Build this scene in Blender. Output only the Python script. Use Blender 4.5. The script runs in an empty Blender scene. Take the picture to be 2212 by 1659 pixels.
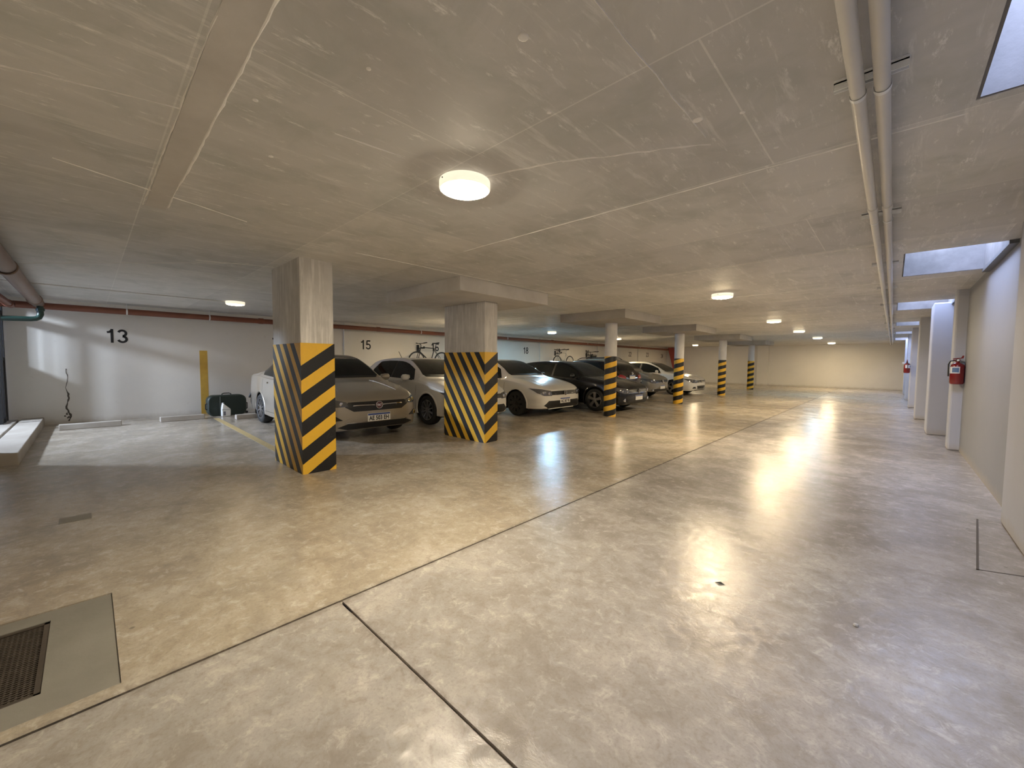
import bpy, bmesh, math, random
import numpy as np
from mathutils import Vector, Matrix
from mathutils.bvhtree import BVHTree

random.seed(7)
R = math.radians
PI = math.pi
scene = bpy.context.scene
col = scene.collection

# ------------------------------------------------------------------ camera
F_PX, YAW, PITCH, ROLL, CAM_H = 868.0, R(43.45), R(3.1), R(0.45), 1.30
cam = bpy.data.cameras.new('camera')
cam.sensor_fit = 'HORIZONTAL'
cam.sensor_width = 36.0
cam.lens = F_PX / 2212.0 * 36.0
cam.clip_start = 0.02
camo = bpy.data.objects.new('camera', cam)
col.objects.link(camo)
fw = Vector((-math.sin(YAW) * math.cos(PITCH), math.cos(YAW) * math.cos(PITCH), -math.sin(PITCH)))
rt = Vector((math.cos(YAW), math.sin(YAW), 0))
up = rt.cross(fw)
r2 = rt * math.cos(ROLL) + up * math.sin(ROLL)
u2 = -rt * math.sin(ROLL) + up * math.cos(ROLL)
M = Matrix((r2, u2, -fw)).transposed().to_4x4()
M.translation = (0, 0, CAM_H)
camo.matrix_world = M
scene.camera = camo

# ------------------------------------------------------------------ view, world, daylight
vs = scene.view_settings
vs.view_transform = 'Standard'
vs.look = 'None'
vs.exposure = 2.42
vs.gamma = 1.0
vs.use_curve_mapping = False
scene.cycles.diffuse_bounces = 8
scene.cycles.max_bounces = 12

world = bpy.data.worlds.new('sky')
scene.world = world
world.use_nodes = True
bg = world.node_tree.nodes['Background']
bg.inputs['Color'].default_value = (0.55, 0.66, 1.0, 1)
bg.inputs['Strength'].default_value = 3.5

CEIL = 2.45
YB = 29.0          # far wall
XL, XR = -12.0, 0.78
YF = -1.1          # wall behind the camera
# light wells along the right wall: (x0, x1, y0, y1)
WELLS = [(0.21, 0.74, 1.25, 2.69), (0.03, 0.74, 5.85, 7.36), (0.0, 0.74, 10.32, 11.78),
         (0.0, 0.74, 15.0, 16.4), (0.0, 0.74, 19.25, 20.6), (0.0, 0.74, 23.4, 25.8)]
WELL_TOP = 2.95

def area_light(name, loc, target, sx, sy, energy, color, portal=False, spread=None):
    l = bpy.data.lights.new(name, 'AREA')
    l.shape = 'RECTANGLE'
    l.size, l.size_y = sx, sy
    l.energy = energy
    l.color = color
    if spread:
        l.spread = spread
    l.cycles.is_portal = portal
    o = bpy.data.objects.new(name, l)
    col.objects.link(o)
    o.location = loc
    d = Vector(target) - Vector(loc)
    o.rotation_euler = d.to_track_quat('-Z', 'Y').to_euler()
    return o

for (x0, x1, y0, y1) in WELLS:
    cx, cy = (x0 + x1) / 2, (y0 + y1) / 2
    o = area_light('well_portal', (cx, cy, WELL_TOP - 0.02), (cx, cy, 0), x1 - x0, y1 - y0, 1, (1, 1, 1), True)
    o.rotation_euler = (0, 0, 0)
# daylight coming down the ramp through the open gate
area_light('ramp_daylight', (-10.8, -3.7, 2.9), (-9.6, 0.0, 1.2), 0.30, 0.30, 40, (0.70, 0.82, 1.0), spread=R(100))

# ------------------------------------------------------------------ mesh helpers
class MB:
    def __init__(s):
        s.v, s.f = [], []
    def add(s, vs_, fs_):
        n = len(s.v)
        s.v += [tuple(p) for p in vs_]
        s.f += [tuple(i + n for i in f) for f in fs_]
    def box(s, x0, x1, y0, y1, z0, z1):
        s.add([(x0, y0, z0), (x1, y0, z0), (x1, y1, z0), (x0, y1, z0), (x0, y0, z1), (x1, y0, z1), (x1, y1, z1), (x0, y1, z1)],
              [(0, 3, 2, 1), (4, 5, 6, 7), (0, 1, 5, 4), (1, 2, 6, 5), (2, 3, 7, 6), (3, 0, 4, 7)])
        return s
    def prism(s, poly, axis, a0, a1):
        """polygon in the two other axes, swept along axis"""
        def P(p, a):
            return {'x': (a, p[0], p[1]), 'y': (p[0], a, p[1]), 'z': (p[0], p[1], a)}[axis]
        n = len(poly)
        s.add([P(p, a0) for p in poly] + [P(p, a1) for p in poly],
              [tuple(range(n - 1, -1, -1)), tuple(range(n, 2 * n))] + [(i, (i + 1) % n, n + (i + 1) % n, n + i) for i in range(n)])
        return s
    def tube(s, pts, r, n=12, cap=True):
        pts = [Vector(p) for p in pts]
        rr = r if isinstance(r, (list, tuple)) else [r] * len(pts)
        t0 = (pts[1] - pts[0]).normalized()
        nv = t0.orthogonal().normalized()
        vs_, fs_ = [], []
        for i, p in enumerate(pts):
            if i == 0: t = t0
            elif i == len(pts) - 1: t = (pts[i] - pts[i - 1]).normalized()
            else: t = ((pts[i + 1] - pts[i]).normalized() + (pts[i] - pts[i - 1]).normalized()).normalized()
            nv = (nv - t * nv.dot(t)).normalized()
            b = t.cross(nv)
            for k in range(n):
                a = 2 * PI * k / n
                vs_.append(p + (nv * math.cos(a) + b * math.sin(a)) * rr[i])
        for i in range(len(pts) - 1):
            for k in range(n):
                fs_.append((i * n + k, i * n + (k + 1) % n, (i + 1) * n + (k + 1) % n, (i + 1) * n + k))
        if cap:
            fs_.append(tuple(range(n - 1, -1, -1)))
            m = (len(pts) - 1) * n
            fs_.append(tuple(m + k for k in range(n)))
        s.add(vs_, fs_)
        return s
    def lathe(s, prof, axis='z', n=24, c=(0, 0, 0), cap=True):
        """prof: (radius, height) pairs along axis"""
        vs_, fs_ = [], []
        for (r, h) in prof:
            for k in range(n):
                a = 2 * PI * k / n
                u, w = r * math.cos(a), r * math.sin(a)
                p = {'z': (u, w, h), 'y': (u, h, w), 'x': (h, u, w)}[axis]
                vs_.append((p[0] + c[0], p[1] + c[1], p[2] + c[2]))
        for i in range(len(prof) - 1):
            for k in range(n):
                fs_.append((i * n + k, i * n + (k + 1) % n, (i + 1) * n + (k + 1) % n, (i + 1) * n + k))
        if cap:
            fs_.append(tuple(range(n - 1, -1, -1)))
            m = (len(prof) - 1) * n
            fs_.append(tuple(m + k for k in range(n)))
        s.add(vs_, fs_)
        return s
    def torus(s, c, axis, R_, r, n=32, m=8, a0=0.0, a1=2 * PI):
        full = abs(a1 - a0 - 2 * PI) < 1e-6
        N = n if full else n + 1
        vs_, fs_ = [], []
        for i in range(N):
            a = a0 + (a1 - a0) * i / n
            for j in range(m):
                b = 2 * PI * j / m
                rad, h = R_ + r * math.cos(b), r * math.sin(b)
                u, w = rad * math.cos(a), rad * math.sin(a)
                p = {'z': (u, w, h), 'y': (u, h, w), 'x': (h, u, w)}[axis]
                vs_.append((p[0] + c[0], p[1] + c[1], p[2] + c[2]))
        for i in range(n):
            i2 = (i + 1) % N
            for j in range(m):
                fs_.append((i * m + j, i2 * m + j, i2 * m + (j + 1) % m, i * m + (j + 1) % m))
        s.add(vs_, fs_)
        return s
    def build(s, name, material, parent=None, smooth=False, loc=None, bevel=0.0):
        me = bpy.data.meshes.new(name)
        me.from_pydata(s.v, [], s.f)
        bm = bmesh.new()
        bm.from_mesh(me)
        bmesh.ops.recalc_face_normals(bm, faces=bm.faces)
        bm.to_mesh(me)
        bm.free()
        if smooth:
            me.polygons.foreach_set('use_smooth', [True] * len(me.polygons))
            if smooth == 'auto':
                mark_sharp(me)
        o = bpy.data.objects.new(name, me)
        me.materials.append(material)
        col.objects.link(o)
        if parent is not None:
            o.parent = parent
        if loc:
            o.location = loc
        if bevel:
            b = o.modifiers.new('bevel', 'BEVEL')
            b.width = bevel
            b.segments = 2
            b.limit_method = 'ANGLE'
        return o

def mark_sharp(me, ang=38):
    bm = bmesh.new()
    bm.from_mesh(me)
    for e in bm.edges:
        if len(e.link_faces) == 2 and e.calc_face_angle(0) > R(ang):
            e.smooth = False
    bm.to_mesh(me)
    bm.free()

def tag(o, label=None, cat=None, group=None, kind=None):
    if label: o['label'] = label
    if cat: o['category'] = cat
    if group: o['group'] = group
    if kind: o['kind'] = kind
    return o

def empty(name, loc=(0, 0, 0), rz=0.0, parent=None):
    o = bpy.data.objects.new(name, None)
    col.objects.link(o)
    o.empty_display_size = 0.1
    o.location = loc
    o.rotation_euler = (0, 0, rz)
    if parent is not None:
        o.parent = parent
    return o

def copy_tree(o, parent=None):
    c = o.copy()
    col.objects.link(c)
    c.parent = parent
    for ch in list(o.children):
        copy_tree(ch, c)
    return c

def text_mesh(name, body, size, material, parent, loc, facing='x', sx=1.0, bold=0.0, depth=0.001, spacing=1.0):
    """flat lettering facing +x ('x') or -y ('-y')"""
    cu = bpy.data.curves.new('txt', 'FONT')
    cu.body = body
    cu.size = size
    cu.align_x = 'CENTER'
    cu.align_y = 'CENTER'
    cu.offset = bold
    cu.extrude = depth
    cu.resolution_u = 3
    cu.space_character = spacing
    to = bpy.data.objects.new('txt', cu)
    col.objects.link(to)
    dg = bpy.context.evaluated_depsgraph_get()
    me = bpy.data.meshes.new_from_object(to.evaluated_get(dg))
    bpy.data.objects.remove(to)
    bpy.data.curves.remove(cu)
    me.name = name
    for v in me.vertices:
        x, y, z = v.co
        x *= sx
        v.co = {'x': (z, x, y), '-y': (x, -z, y), '-x': (-z, -x, y)}[facing]
    me.materials.clear()
    me.materials.append(material)
    o = bpy.data.objects.new(name, me)
    col.objects.link(o)
    o.parent = parent
    o.location = loc
    return o

# ------------------------------------------------------------------ materials
def nt(name):
    m = bpy.data.materials.new(name)
    m.use_nodes = True
    t = m.node_tree
    return m, t, t.nodes['Principled BSDF']

def N(t, typ, **kw):
    n = t.nodes.new(typ)
    for k, v in kw.items():
        if hasattr(n, k):
            setattr(n, k, v)
        else:
            n.inputs[k].default_value = v
    return n

def L(t, a, b):
    t.links.new(a, b)

def c4(c):
    return (c[0], c[1], c[2], 1.0)

def plain(name, base, rough=0.5, metal=0.0, coat=0.0, emit=None, es=0.0, spec=None, noise=0.0, nscale=30.0):
    m, t, b = nt(name)
    b.inputs['Base Color'].default_value = c4(base)
    b.inputs['Roughness'].default_value = rough
    b.inputs['Metallic'].default_value = metal
    if coat:
        b.inputs['Coat Weight'].default_value = coat
        b.inputs['Coat Roughness'].default_value = 0.06
    if spec is not None:
        b.inputs['Specular IOR Level'].default_value = spec
    if emit:
        b.inputs['Emission Color'].default_value = c4(emit)
        b.inputs['Emission Strength'].default_value = es
    if noise:
        g = N(t, 'ShaderNodeNewGeometry')
        n = N(t, 'ShaderNodeTexNoise', Scale=nscale, Detail=4.0)
        L(t, g.outputs['Position'], n.inputs['Vector'])
        mx = N(t, 'ShaderNodeMix', data_type='RGBA')
        mx.inputs['A'].default_value = c4([x * (1 - noise) for x in base])
        mx.inputs['B'].default_value = c4([min(1, x * (1 + noise)) for x in base])
        L(t, n.outputs['Fac'], mx.inputs['Factor'])
        L(t, mx.outputs['Result'], b.inputs['Base Color'])
        rr = N(t, 'ShaderNodeMapRange')
        rr.inputs['To Min'].default_value = max(0, rough - 0.08)
        rr.inputs['To Max'].default_value = min(1, rough + 0.08)
        L(t, n.outputs['Fac'], rr.inputs['Value'])
        L(t, rr.outputs['Result'], b.inputs['Roughness'])
    return m

def noise_layer(t, vec, scale, detail=6.0, rough=0.6, stretch=None, dist=0.0):
    if stretch:
        mp = N(t, 'ShaderNodeMapping')
        mp.inputs['Scale'].default_value = stretch
        L(t, vec, mp.inputs['Vector'])
        vec = mp.outputs['Vector']
    n = N(t, 'ShaderNodeTexNoise', Scale=scale, Detail=detail, Roughness=rough, Distortion=dist)
    L(t, vec, n.inputs['Vector'])
    return n.outputs['Fac']

def ramp(t, fac, stops):
    r_ = N(t, 'ShaderNodeValToRGB')
    e = r_.color_ramp.elements
    while len(e) > 1:
        e.remove(e[-1])
    e[0].position = stops[0][0]
    e[0].color = c4(stops[0][1]) if not isinstance(stops[0][1], (int, float)) else c4([stops[0][1]] * 3)
    for p, c in stops[1:]:
        x = e.new(p)
        x.color = c4(c) if not isinstance(c, (int, float)) else c4([c] * 3)
    L(t, fac, r_.inputs['Fac'])
    return r_.outputs['Color']

def mixc(t, fac, a, b, mode='MIX'):
    m = N(t, 'ShaderNodeMix', data_type='RGBA', blend_type=mode)
    for nm, v in (('Factor', fac), ('A', a), ('B', b)):
        if isinstance(v, (int, float)):
            m.inputs[nm].default_value = v
        elif isinstance(v, tuple):
            m.inputs[nm].default_value = c4(v)
        else:
            L(t, v, m.inputs[nm])
    return m.outputs['Result']

def bump(t, b, height, strength=0.2, dist=0.02):
    bn = N(t, 'ShaderNodeBump', Strength=strength, Distance=dist)
    L(t, height, bn.inputs['Height'])
    L(t, bn.outputs['Normal'], b.inputs['Normal'])

def floor_material(name, ca, cb):
    m, t, b = nt(name)
    g = N(t, 'ShaderNodeNewGeometry').outputs['Position']
    big = noise_layer(t, g, 0.5, 4, 0.55, dist=0.4)
    mid = noise_layer(t, g, 2.1, 8, 0.66, dist=0.3)
    fine = noise_layer(t, g, 13, 8, 0.72, dist=0.6)
    grain = noise_layer(t, g, 70, 4, 0.6)
    c = mixc(t, ramp(t, big, [(0.30, 0.0), (0.70, 1.0)]), ca, cb)
    c = mixc(t, ramp(t, mid, [(0.38, 0.40), (0.50, 0.0)]), c, (0.21, 0.175, 0.14))
    c = mixc(t, ramp(t, mid, [(0.50, 0.0), (0.62, 0.40)]), c, (0.51, 0.47, 0.42))
    c = mixc(t, ramp(t, fine, [(0.36, 0.45), (0.48, 0.0)]), c, (0.24, 0.205, 0.17))
    c = mixc(t, ramp(t, fine, [(0.53, 0.0), (0.66, 0.55)]), c, (0.55, 0.51, 0.46))
    c = mixc(t, ramp(t, grain, [(0.30, 0.35), (0.5, 0.0)]), c, (0.20, 0.18, 0.155))
    # dark specks and trowel stains
    vo = N(t, 'ShaderNodeTexVoronoi', Scale=2.3)
    L(t, g, vo.inputs['Vector'])
    c = mixc(t, ramp(t, vo.outputs['Distance'], [(0.0, 0.7), (0.016, 0.6), (0.03, 0.0)]), c, (0.12, 0.10, 0.085))
    swirl = noise_layer(t, g, 1.5, 6, 0.6, (1.0, 1.8, 1.0), 0.9)
    c = mixc(t, ramp(t, swirl, [(0.52, 0.0), (0.66, 0.40)]), c, (0.24, 0.21, 0.18))
    # dirt rubbed in along the open joints
    sep = N(t, 'ShaderNodeSeparateXYZ')
    L(t, g, sep.inputs[0])
    def band(out, at_, lo_=None):
        d = N(t, 'ShaderNodeMath', operation='SUBTRACT')
        L(t, out, d.inputs[0])
        d.inputs[1].default_value = at_
        ab = N(t, 'ShaderNodeMath', operation='ABSOLUTE')
        L(t, d.outputs[0], ab.inputs[0])
        ad = N(t, 'ShaderNodeMath', operation='MULTIPLY_ADD')
        L(t, fine, ad.inputs[0])
        ad.inputs[1].default_value = 0.12
        L(t, ab.outputs[0], ad.inputs[2])
        return ramp(t, ad.outputs[0], [(0.05, 0.7), (0.10, 0.0)])
    c = mixc(t, band(sep.outputs['X'], -2.12), c, (0.20, 0.175, 0.16))
    gt_ = N(t, 'ShaderNodeMath', operation='GREATER_THAN')
    L(t, sep.outputs['X'], gt_.inputs[0])
    gt_.inputs[1].default_value = -2.12
    bm_ = N(t, 'ShaderNodeMath', operation='MULTIPLY')
    L(t, band(sep.outputs['Y'], 0.9), bm_.inputs[0])
    L(t, gt_.outputs[0], bm_.inputs[1])
    c = mixc(t, bm_.outputs[0], c, (0.20, 0.175, 0.16))
    L(t, c, b.inputs['Base Color'])
    rr = ramp(t, mid, [(0.38, 0.185), (0.62, 0.262)])
    L(t, rr, b.inputs['Roughness'])
    b.inputs['Specular IOR Level'].default_value = 0.45
    h = mixc(t, 0.6, mid, fine)
    bump(t, b, h, 0.28, 0.012)
    return m

def ceiling_material():
    m, t, b = nt('shuttered_concrete')
    g = N(t, 'ShaderNodeNewGeometry').outputs['Position']
    big = noise_layer(t, g, 0.45, 4, 0.55)
    mid = noise_layer(t, g, 2.2, 6, 0.65, dist=0.5)
    c = mixc(t, ramp(t, big, [(0.35, 0.0), (0.65, 1.0)]), (0.61, 0.60, 0.585), (0.71, 0.70, 0.685))
    c = mixc(t, ramp(t, mid, [(0.33, 0.6), (0.55, 0.0)]), c, (0.46, 0.48, 0.45))
    # pale lime scuffs drawn along the boards
    s1 = noise_layer(t, g, 2.8, 6, 0.75, (4.2, 0.55, 1.0), 0.4)
    c = mixc(t, ramp(t, s1, [(0.55, 0.0), (0.68, 0.75)]), c, (0.86, 0.85, 0.83))
    s2 = noise_layer(t, g, 9.0, 6, 0.8, (2.0, 0.5, 1.0), 0.2)
    c = mixc(t, ramp(t, s2, [(0.58, 0.0), (0.68, 0.9)]), c, (0.95, 0.94, 0.92))
    s3 = noise_layer(t, g, 1.1, 3, 0.5, (2.4, 0.5, 1.0))
    c = mixc(t, ramp(t, s3, [(0.58, 0.0), (0.66, 0.25)]), c, (0.49, 0.475, 0.45))
    # form sheets, each a little different in tone
    br = N(t, 'ShaderNodeTexBrick', offset=0.5)
    for k, v in {'Scale': 1.0, 'Mortar Size': 0.004, 'Brick Width': 2.44, 'Row Height': 1.22}.items():
        br.inputs[k].default_value = v
    br.inputs['Color1'].default_value = (0.88, 0.88, 0.88, 1)
    br.inputs['Color2'].default_value = (1.08, 1.07, 1.05, 1)
    br.inputs['Mortar'].default_value = (1.2, 1.2, 1.18, 1)
    mp = N(t, 'ShaderNodeMapping')
    mp.inputs['Location'].default_value = (0.55, -0.31, 0)
    L(t, g, mp.inputs['Vector'])
    L(t, mp.outputs['Vector'], br.inputs['Vector'])
    c = mixc(t, 0.8, c, br.outputs['Color'], 'MULTIPLY')
    L(t, c, b.inputs['Base Color'])
    b.inputs['Roughness'].default_value = 0.62
    h = mixc(t, 0.4, mid, s2)
    bump(t, b, h, 0.25, 0.012)
    return m

def raw_concrete(name, dark, light, streak=True, rough=0.8):
    m, t, b = nt(name)
    g = N(t, 'ShaderNodeNewGeometry').outputs['Position']
    n1 = noise_layer(t, g, 1.8, 5, 0.6)
    c = mixc(t, ramp(t, n1, [(0.35, 0.0), (0.65, 1.0)]), dark, light)
    if streak:
        s = noise_layer(t, g, 5.0, 5, 0.7, (4.0, 4.0, 0.28))
        c = mixc(t, ramp(t, s, [(0.50, 0.0), (0.68, 0.55)]), c, tuple(min(1, x * 1.45) for x in light))
        s2 = noise_layer(t, g, 7.0, 5, 0.7, (3.0, 3.0, 0.35))
        c = mixc(t, ramp(t, s2, [(0.56, 0.0), (0.70, 0.35)]), c, tuple(x * 0.55 for x in dark))
    f = noise_layer(t, g, 40, 5, 0.7)
    L(t, c, b.inputs['Base Color'])
    b.inputs['Roughness'].default_value = rough
    bump(t, b, f, 0.18, 0.006)
    return m

def wall_paint(name, base, blocks=True, dirt=(0.45, 0.40, 0.33)):
    m, t, b = nt(name)
    g = N(t, 'ShaderNodeNewGeometry').outputs['Position']
    n1 = noise_layer(t, g, 0.9, 6, 0.65)
    n2 = noise_layer(t, g, 6.0, 6, 0.7)
    c = mixc(t, ramp(t, n1, [(0.40, 0.0), (0.70, 0.30)]), base, tuple(x * 0.80 for x in base))
    c = mixc(t, ramp(t, n2, [(0.62, 0.0), (0.76, 0.30)]), c, dirt)
    # splash dirt just above the floor
    sep = N(t, 'ShaderNodeSeparateXYZ')
    L(t, g, sep.inputs[0])
    ad = N(t, 'ShaderNodeMath', operation='MULTIPLY_ADD')
    ad.inputs[1].default_value = 0.16
    L(t, n2, ad.inputs[0])
    L(t, sep.outputs['Z'], ad.inputs[2])
    c = mixc(t, ramp(t, ad.outputs[0], [(0.06, 0.75), (0.20, 0.0)]), c, dirt)
    L(t, c, b.inputs['Base Color'])
    b.inputs['Roughness'].default_value = 0.55
    h = n2
    if blocks:
        cb = N(t, 'ShaderNodeCombineXYZ')
        ax = N(t, 'ShaderNodeMath', operation='ADD')
        L(t, sep.outputs['X'], ax.inputs[0])
        L(t, sep.outputs['Y'], ax.inputs[1])
        L(t, ax.outputs[0], cb.inputs[0])
        L(t, sep.outputs['Z'], cb.inputs[1])
        br = N(t, 'ShaderNodeTexBrick', offset=0.5)
        for k, v in {'Scale': 1.0, 'Mortar Size': 0.006, 'Mortar Smooth': 0.6, 'Brick Width': 0.4, 'Row Height': 0.2}.items():
            br.inputs[k].default_value = v
        br.inputs['Color1'].default_value = (1, 1, 1, 1)
        br.inputs['Color2'].default_value = (0.95, 0.95, 0.95, 1)
        br.inputs['Mortar'].default_value = (0.55, 0.55, 0.55, 1)
        L(t, cb.outputs[0], br.inputs['Vector'])
        h = mixc(t, 0.65, n2, br.outputs['Color'])
    bump(t, b, h, 0.12, 0.012)
    return m

def stripe_material(name, period, duty, phase, smax=None):
    """painted hazard stripes: the mesh attribute 's' is the height along the stripe family"""
    m, t, b = nt(name)
    at = N(t, 'ShaderNodeAttribute', attribute_name='s')
    g = N(t, 'ShaderNodeNewGeometry').outputs['Position']
    wob = noise_layer(t, g, 18, 3, 0.5)
    a0 = N(t, 'ShaderNodeMath', operation='MULTIPLY_ADD')
    a0.inputs[1].default_value = 0.006
    L(t, wob, a0.inputs[0])
    L(t, at.outputs['Fac'], a0.inputs[2])
    a1 = N(t, 'ShaderNodeMath', operation='SUBTRACT')
    L(t, a0.outputs[0], a1.inputs[0])
    a1.inputs[1].default_value = phase
    a2 = N(t, 'ShaderNodeMath', operation='DIVIDE')
    L(t, a1.outputs[0], a2.inputs[0])
    a2.inputs[1].default_value = period
    a3 = N(t, 'ShaderNodeMath', operation='FRACT')
    L(t, a2.outputs[0], a3.inputs[0])
    a4 = N(t, 'ShaderNodeMath', operation='LESS_THAN')
    L(t, a3.outputs[0], a4.inputs[0])
    a4.inputs[1].default_value = duty
    if smax:
        a5 = N(t, 'ShaderNodeMath', operation='LESS_THAN')
        L(t, a0.outputs[0], a5.inputs[0])
        a5.inputs[1].default_value = smax
        a6 = N(t, 'ShaderNodeMath', operation='MULTIPLY')
        L(t, a4.outputs[0], a6.inputs[0])
        L(t, a5.outputs[0], a6.inputs[1])
        a4 = a6
    wear = noise_layer(t, g, 9, 6, 0.75)
    ye = mixc(t, ramp(t, wear, [(0.4, 0.0), (0.75, 0.35)]), (0.78, 0.46, 0.035), (0.60, 0.36, 0.05))
    bl = mixc(t, ramp(t, wear, [(0.55, 0.0), (0.75, 0.25)]), (0.012, 0.012, 0.013), (0.10, 0.09, 0.08))
    c = mixc(t, a4.outputs[0], ye, bl)
    L(t, c, b.inputs['Base Color'])
    b.inputs['Roughness'].default_value = 0.38
    bump(t, b, wear, 0.1, 0.004)
    return m

MAT = {}
MAT['floor'] = floor_material('polished_tan_concrete', (0.34, 0.285, 0.215), (0.39, 0.345, 0.28))
MAT['floor_grey'] = floor_material('polished_grey_concrete', (0.32, 0.29, 0.265), (0.35, 0.33, 0.315))
MAT['ceiling'] = ceiling_material()
MAT['column'] = raw_concrete('column_concrete', (0.52, 0.50, 0.475), (0.66, 0.64, 0.615))
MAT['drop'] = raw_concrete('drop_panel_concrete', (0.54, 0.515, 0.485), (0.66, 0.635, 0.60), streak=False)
MAT['drop_far'] = raw_concrete('shaded_drop_panel_concrete', (0.36, 0.34, 0.31), (0.46, 0.44, 0.41), streak=False)  # same concrete as the near panel, with shade darkened into the colour
MAT['round'] = raw_concrete('round_column_concrete', (0.56, 0.56, 0.57), (0.66, 0.66, 0.67), streak=False)
MAT['kerb'] = raw_concrete('kerb_concrete', (0.33, 0.29, 0.24), (0.42, 0.38, 0.33), streak=False)
MAT['patch'] = raw_concrete('patch_concrete', (0.19, 0.18, 0.16), (0.24, 0.228, 0.205), streak=False, rough=0.55)
MAT['wall'] = wall_paint('white_block_paint', (0.74, 0.71, 0.65))
MAT['dark_wall'] = raw_concrete('ramp_concrete', (0.07, 0.065, 0.06), (0.12, 0.115, 0.11), streak=False)
MAT['rwall'] = wall_paint('daylight_tinted_plaster', (0.29, 0.30, 0.325), blocks=False)  # white plaster, darkened and blued so the colour carries the cool daylight
MAT['pier'] = wall_paint('daylight_tinted_pier_paint', (0.50, 0.52, 0.585), blocks=False)  # daylight from the wells put into the paint as a paler blue
MAT['well'] = raw_concrete('well_concrete', (0.10, 0.095, 0.09), (0.20, 0.19, 0.185), streak=False)
MAT['stripe_sq'] = stripe_material('hazard_chevron', 0.32, 0.53, 0.0, 1.2)
MAT['stripe_rd'] = stripe_material('hazard_spiral', 0.26, 0.53, 0.06)
MAT['black_paint'] = plain('black_sign_paint', (0.012, 0.012, 0.013), 0.6)
MAT['yellow_paint'] = plain('yellow_line_paint', (0.58, 0.36, 0.06), 0.6, noise=0.2, nscale=8)
MAT['worn_yellow'] = plain('worn_yellow_paint', (0.47, 0.36, 0.17), 0.5, noise=0.25, nscale=9)
MAT['white_plastic'] = plain('white_plastic', (0.82, 0.80, 0.76), 0.4)
MAT['pvc'] = plain('white_pvc', (0.66, 0.64, 0.60), 0.35, noise=0.08, nscale=6)
MAT['orange_pvc'] = plain('orange_pvc', (0.21, 0.07, 0.038), 0.4, noise=0.2, nscale=5)
MAT['brown_pvc'] = plain('brown_pvc', (0.22, 0.15, 0.115), 0.45, noise=0.2, nscale=5)
MAT['green_metal'] = plain('green_pipe_paint', (0.02, 0.05, 0.04), 0.35, noise=0.2, nscale=8)
MAT['steel'] = plain('galvanised_steel', (0.80, 0.81, 0.82), 0.35, 0.1, noise=0.12, nscale=40)
MAT['dark_steel'] = plain('dark_steel', (0.035, 0.035, 0.037), 0.5, 0.3, noise=0.3, nscale=20)
MAT['grey_sheet'] = plain('grey_sheet', (0.15, 0.155, 0.16), 0.5, 0.2, noise=0.2, nscale=6)
MAT['rust'] = plain('worn_grate', (0.085, 0.07, 0.058), 0.65, 0.4, noise=0.4, nscale=25)
MAT['tyre'] = plain('tyre_rubber', (0.018, 0.018, 0.018), 0.75, noise=0.3, nscale=40)
MAT['black_plastic'] = plain('black_plastic', (0.016, 0.016, 0.017), 0.42)
MAT['matt_black'] = plain('matt_black', (0.006, 0.006, 0.006), 0.9)
MAT['chrome'] = plain('chrome', (0.80, 0.80, 0.80), 0.12, 1.0)
MAT['alloy'] = plain('silver_alloy', (0.50, 0.50, 0.51), 0.28, 0.9)
MAT['dark_alloy'] = plain('dark_alloy', (0.10, 0.10, 0.105), 0.35, 0.8)
MAT['glass'] = plain('tinted_glass', (0.012, 0.014, 0.014), 0.03, 0.0, spec=0.3)
MAT['lamp_glass'] = plain('headlight_glass', (0.13, 0.13, 0.135), 0.05, 0.35, coat=1.0)
MAT['lamp_lens'] = plain('headlight_reflector', (0.75, 0.75, 0.75), 0.08, 1.0)
MAT['tail_red'] = plain('tail_lamp_red', (0.30, 0.012, 0.02), 0.12, coat=1.0)
MAT['plate_white'] = plain('plate_white', (0.80, 0.79, 0.75), 0.4)
MAT['plate_blue'] = plain('plate_blue', (0.05, 0.09, 0.30), 0.4)
MAT['red_badge'] = plain('badge_red', (0.11, 0.04, 0.045), 0.3, 0.3)
MAT['ext_red'] = plain('extinguisher_red', (0.20, 0.010, 0.014), 0.22, coat=0.6)
MAT['sticker'] = plain('white_sticker', (0.78, 0.79, 0.82), 0.35)
MAT['sticker_blue'] = plain('blue_print', (0.12, 0.20, 0.36), 0.35)
MAT['suitcase'] = plain('dark_green_case', (0.012, 0.022, 0.016), 0.5, noise=0.3, nscale=30)
MAT['suitcase_trim'] = plain('case_trim', (0.10, 0.115, 0.105), 0.45)
MAT['bottle'] = plain('white_bottle', (0.80, 0.80, 0.78), 0.3)
MAT['print'] = plain('grey_print', (0.18, 0.18, 0.21), 0.5)
MAT['red_steel'] = plain('red_oxide_paint', (0.33, 0.06, 0.04), 0.55, noise=0.15, nscale=6)
MAT['bike_black'] = plain('bike_black', (0.015, 0.015, 0.016), 0.4)
MAT['bike_grey'] = plain('bike_grey', (0.45, 0.44, 0.41), 0.35, 0.4)
MAT['plaster'] = plain('pale_plaster', (0.88, 0.86, 0.82), 0.8, noise=0.1, nscale=20)
MAT['crack'] = plain('damp_stain', (0.10, 0.085, 0.07), 0.9)
MAT['leaf'] = plain('dry_leaf', (0.035, 0.035, 0.03), 0.7)
MAT['pebble'] = plain('grey_pebble', (0.42, 0.41, 0.40), 0.7)

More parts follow.
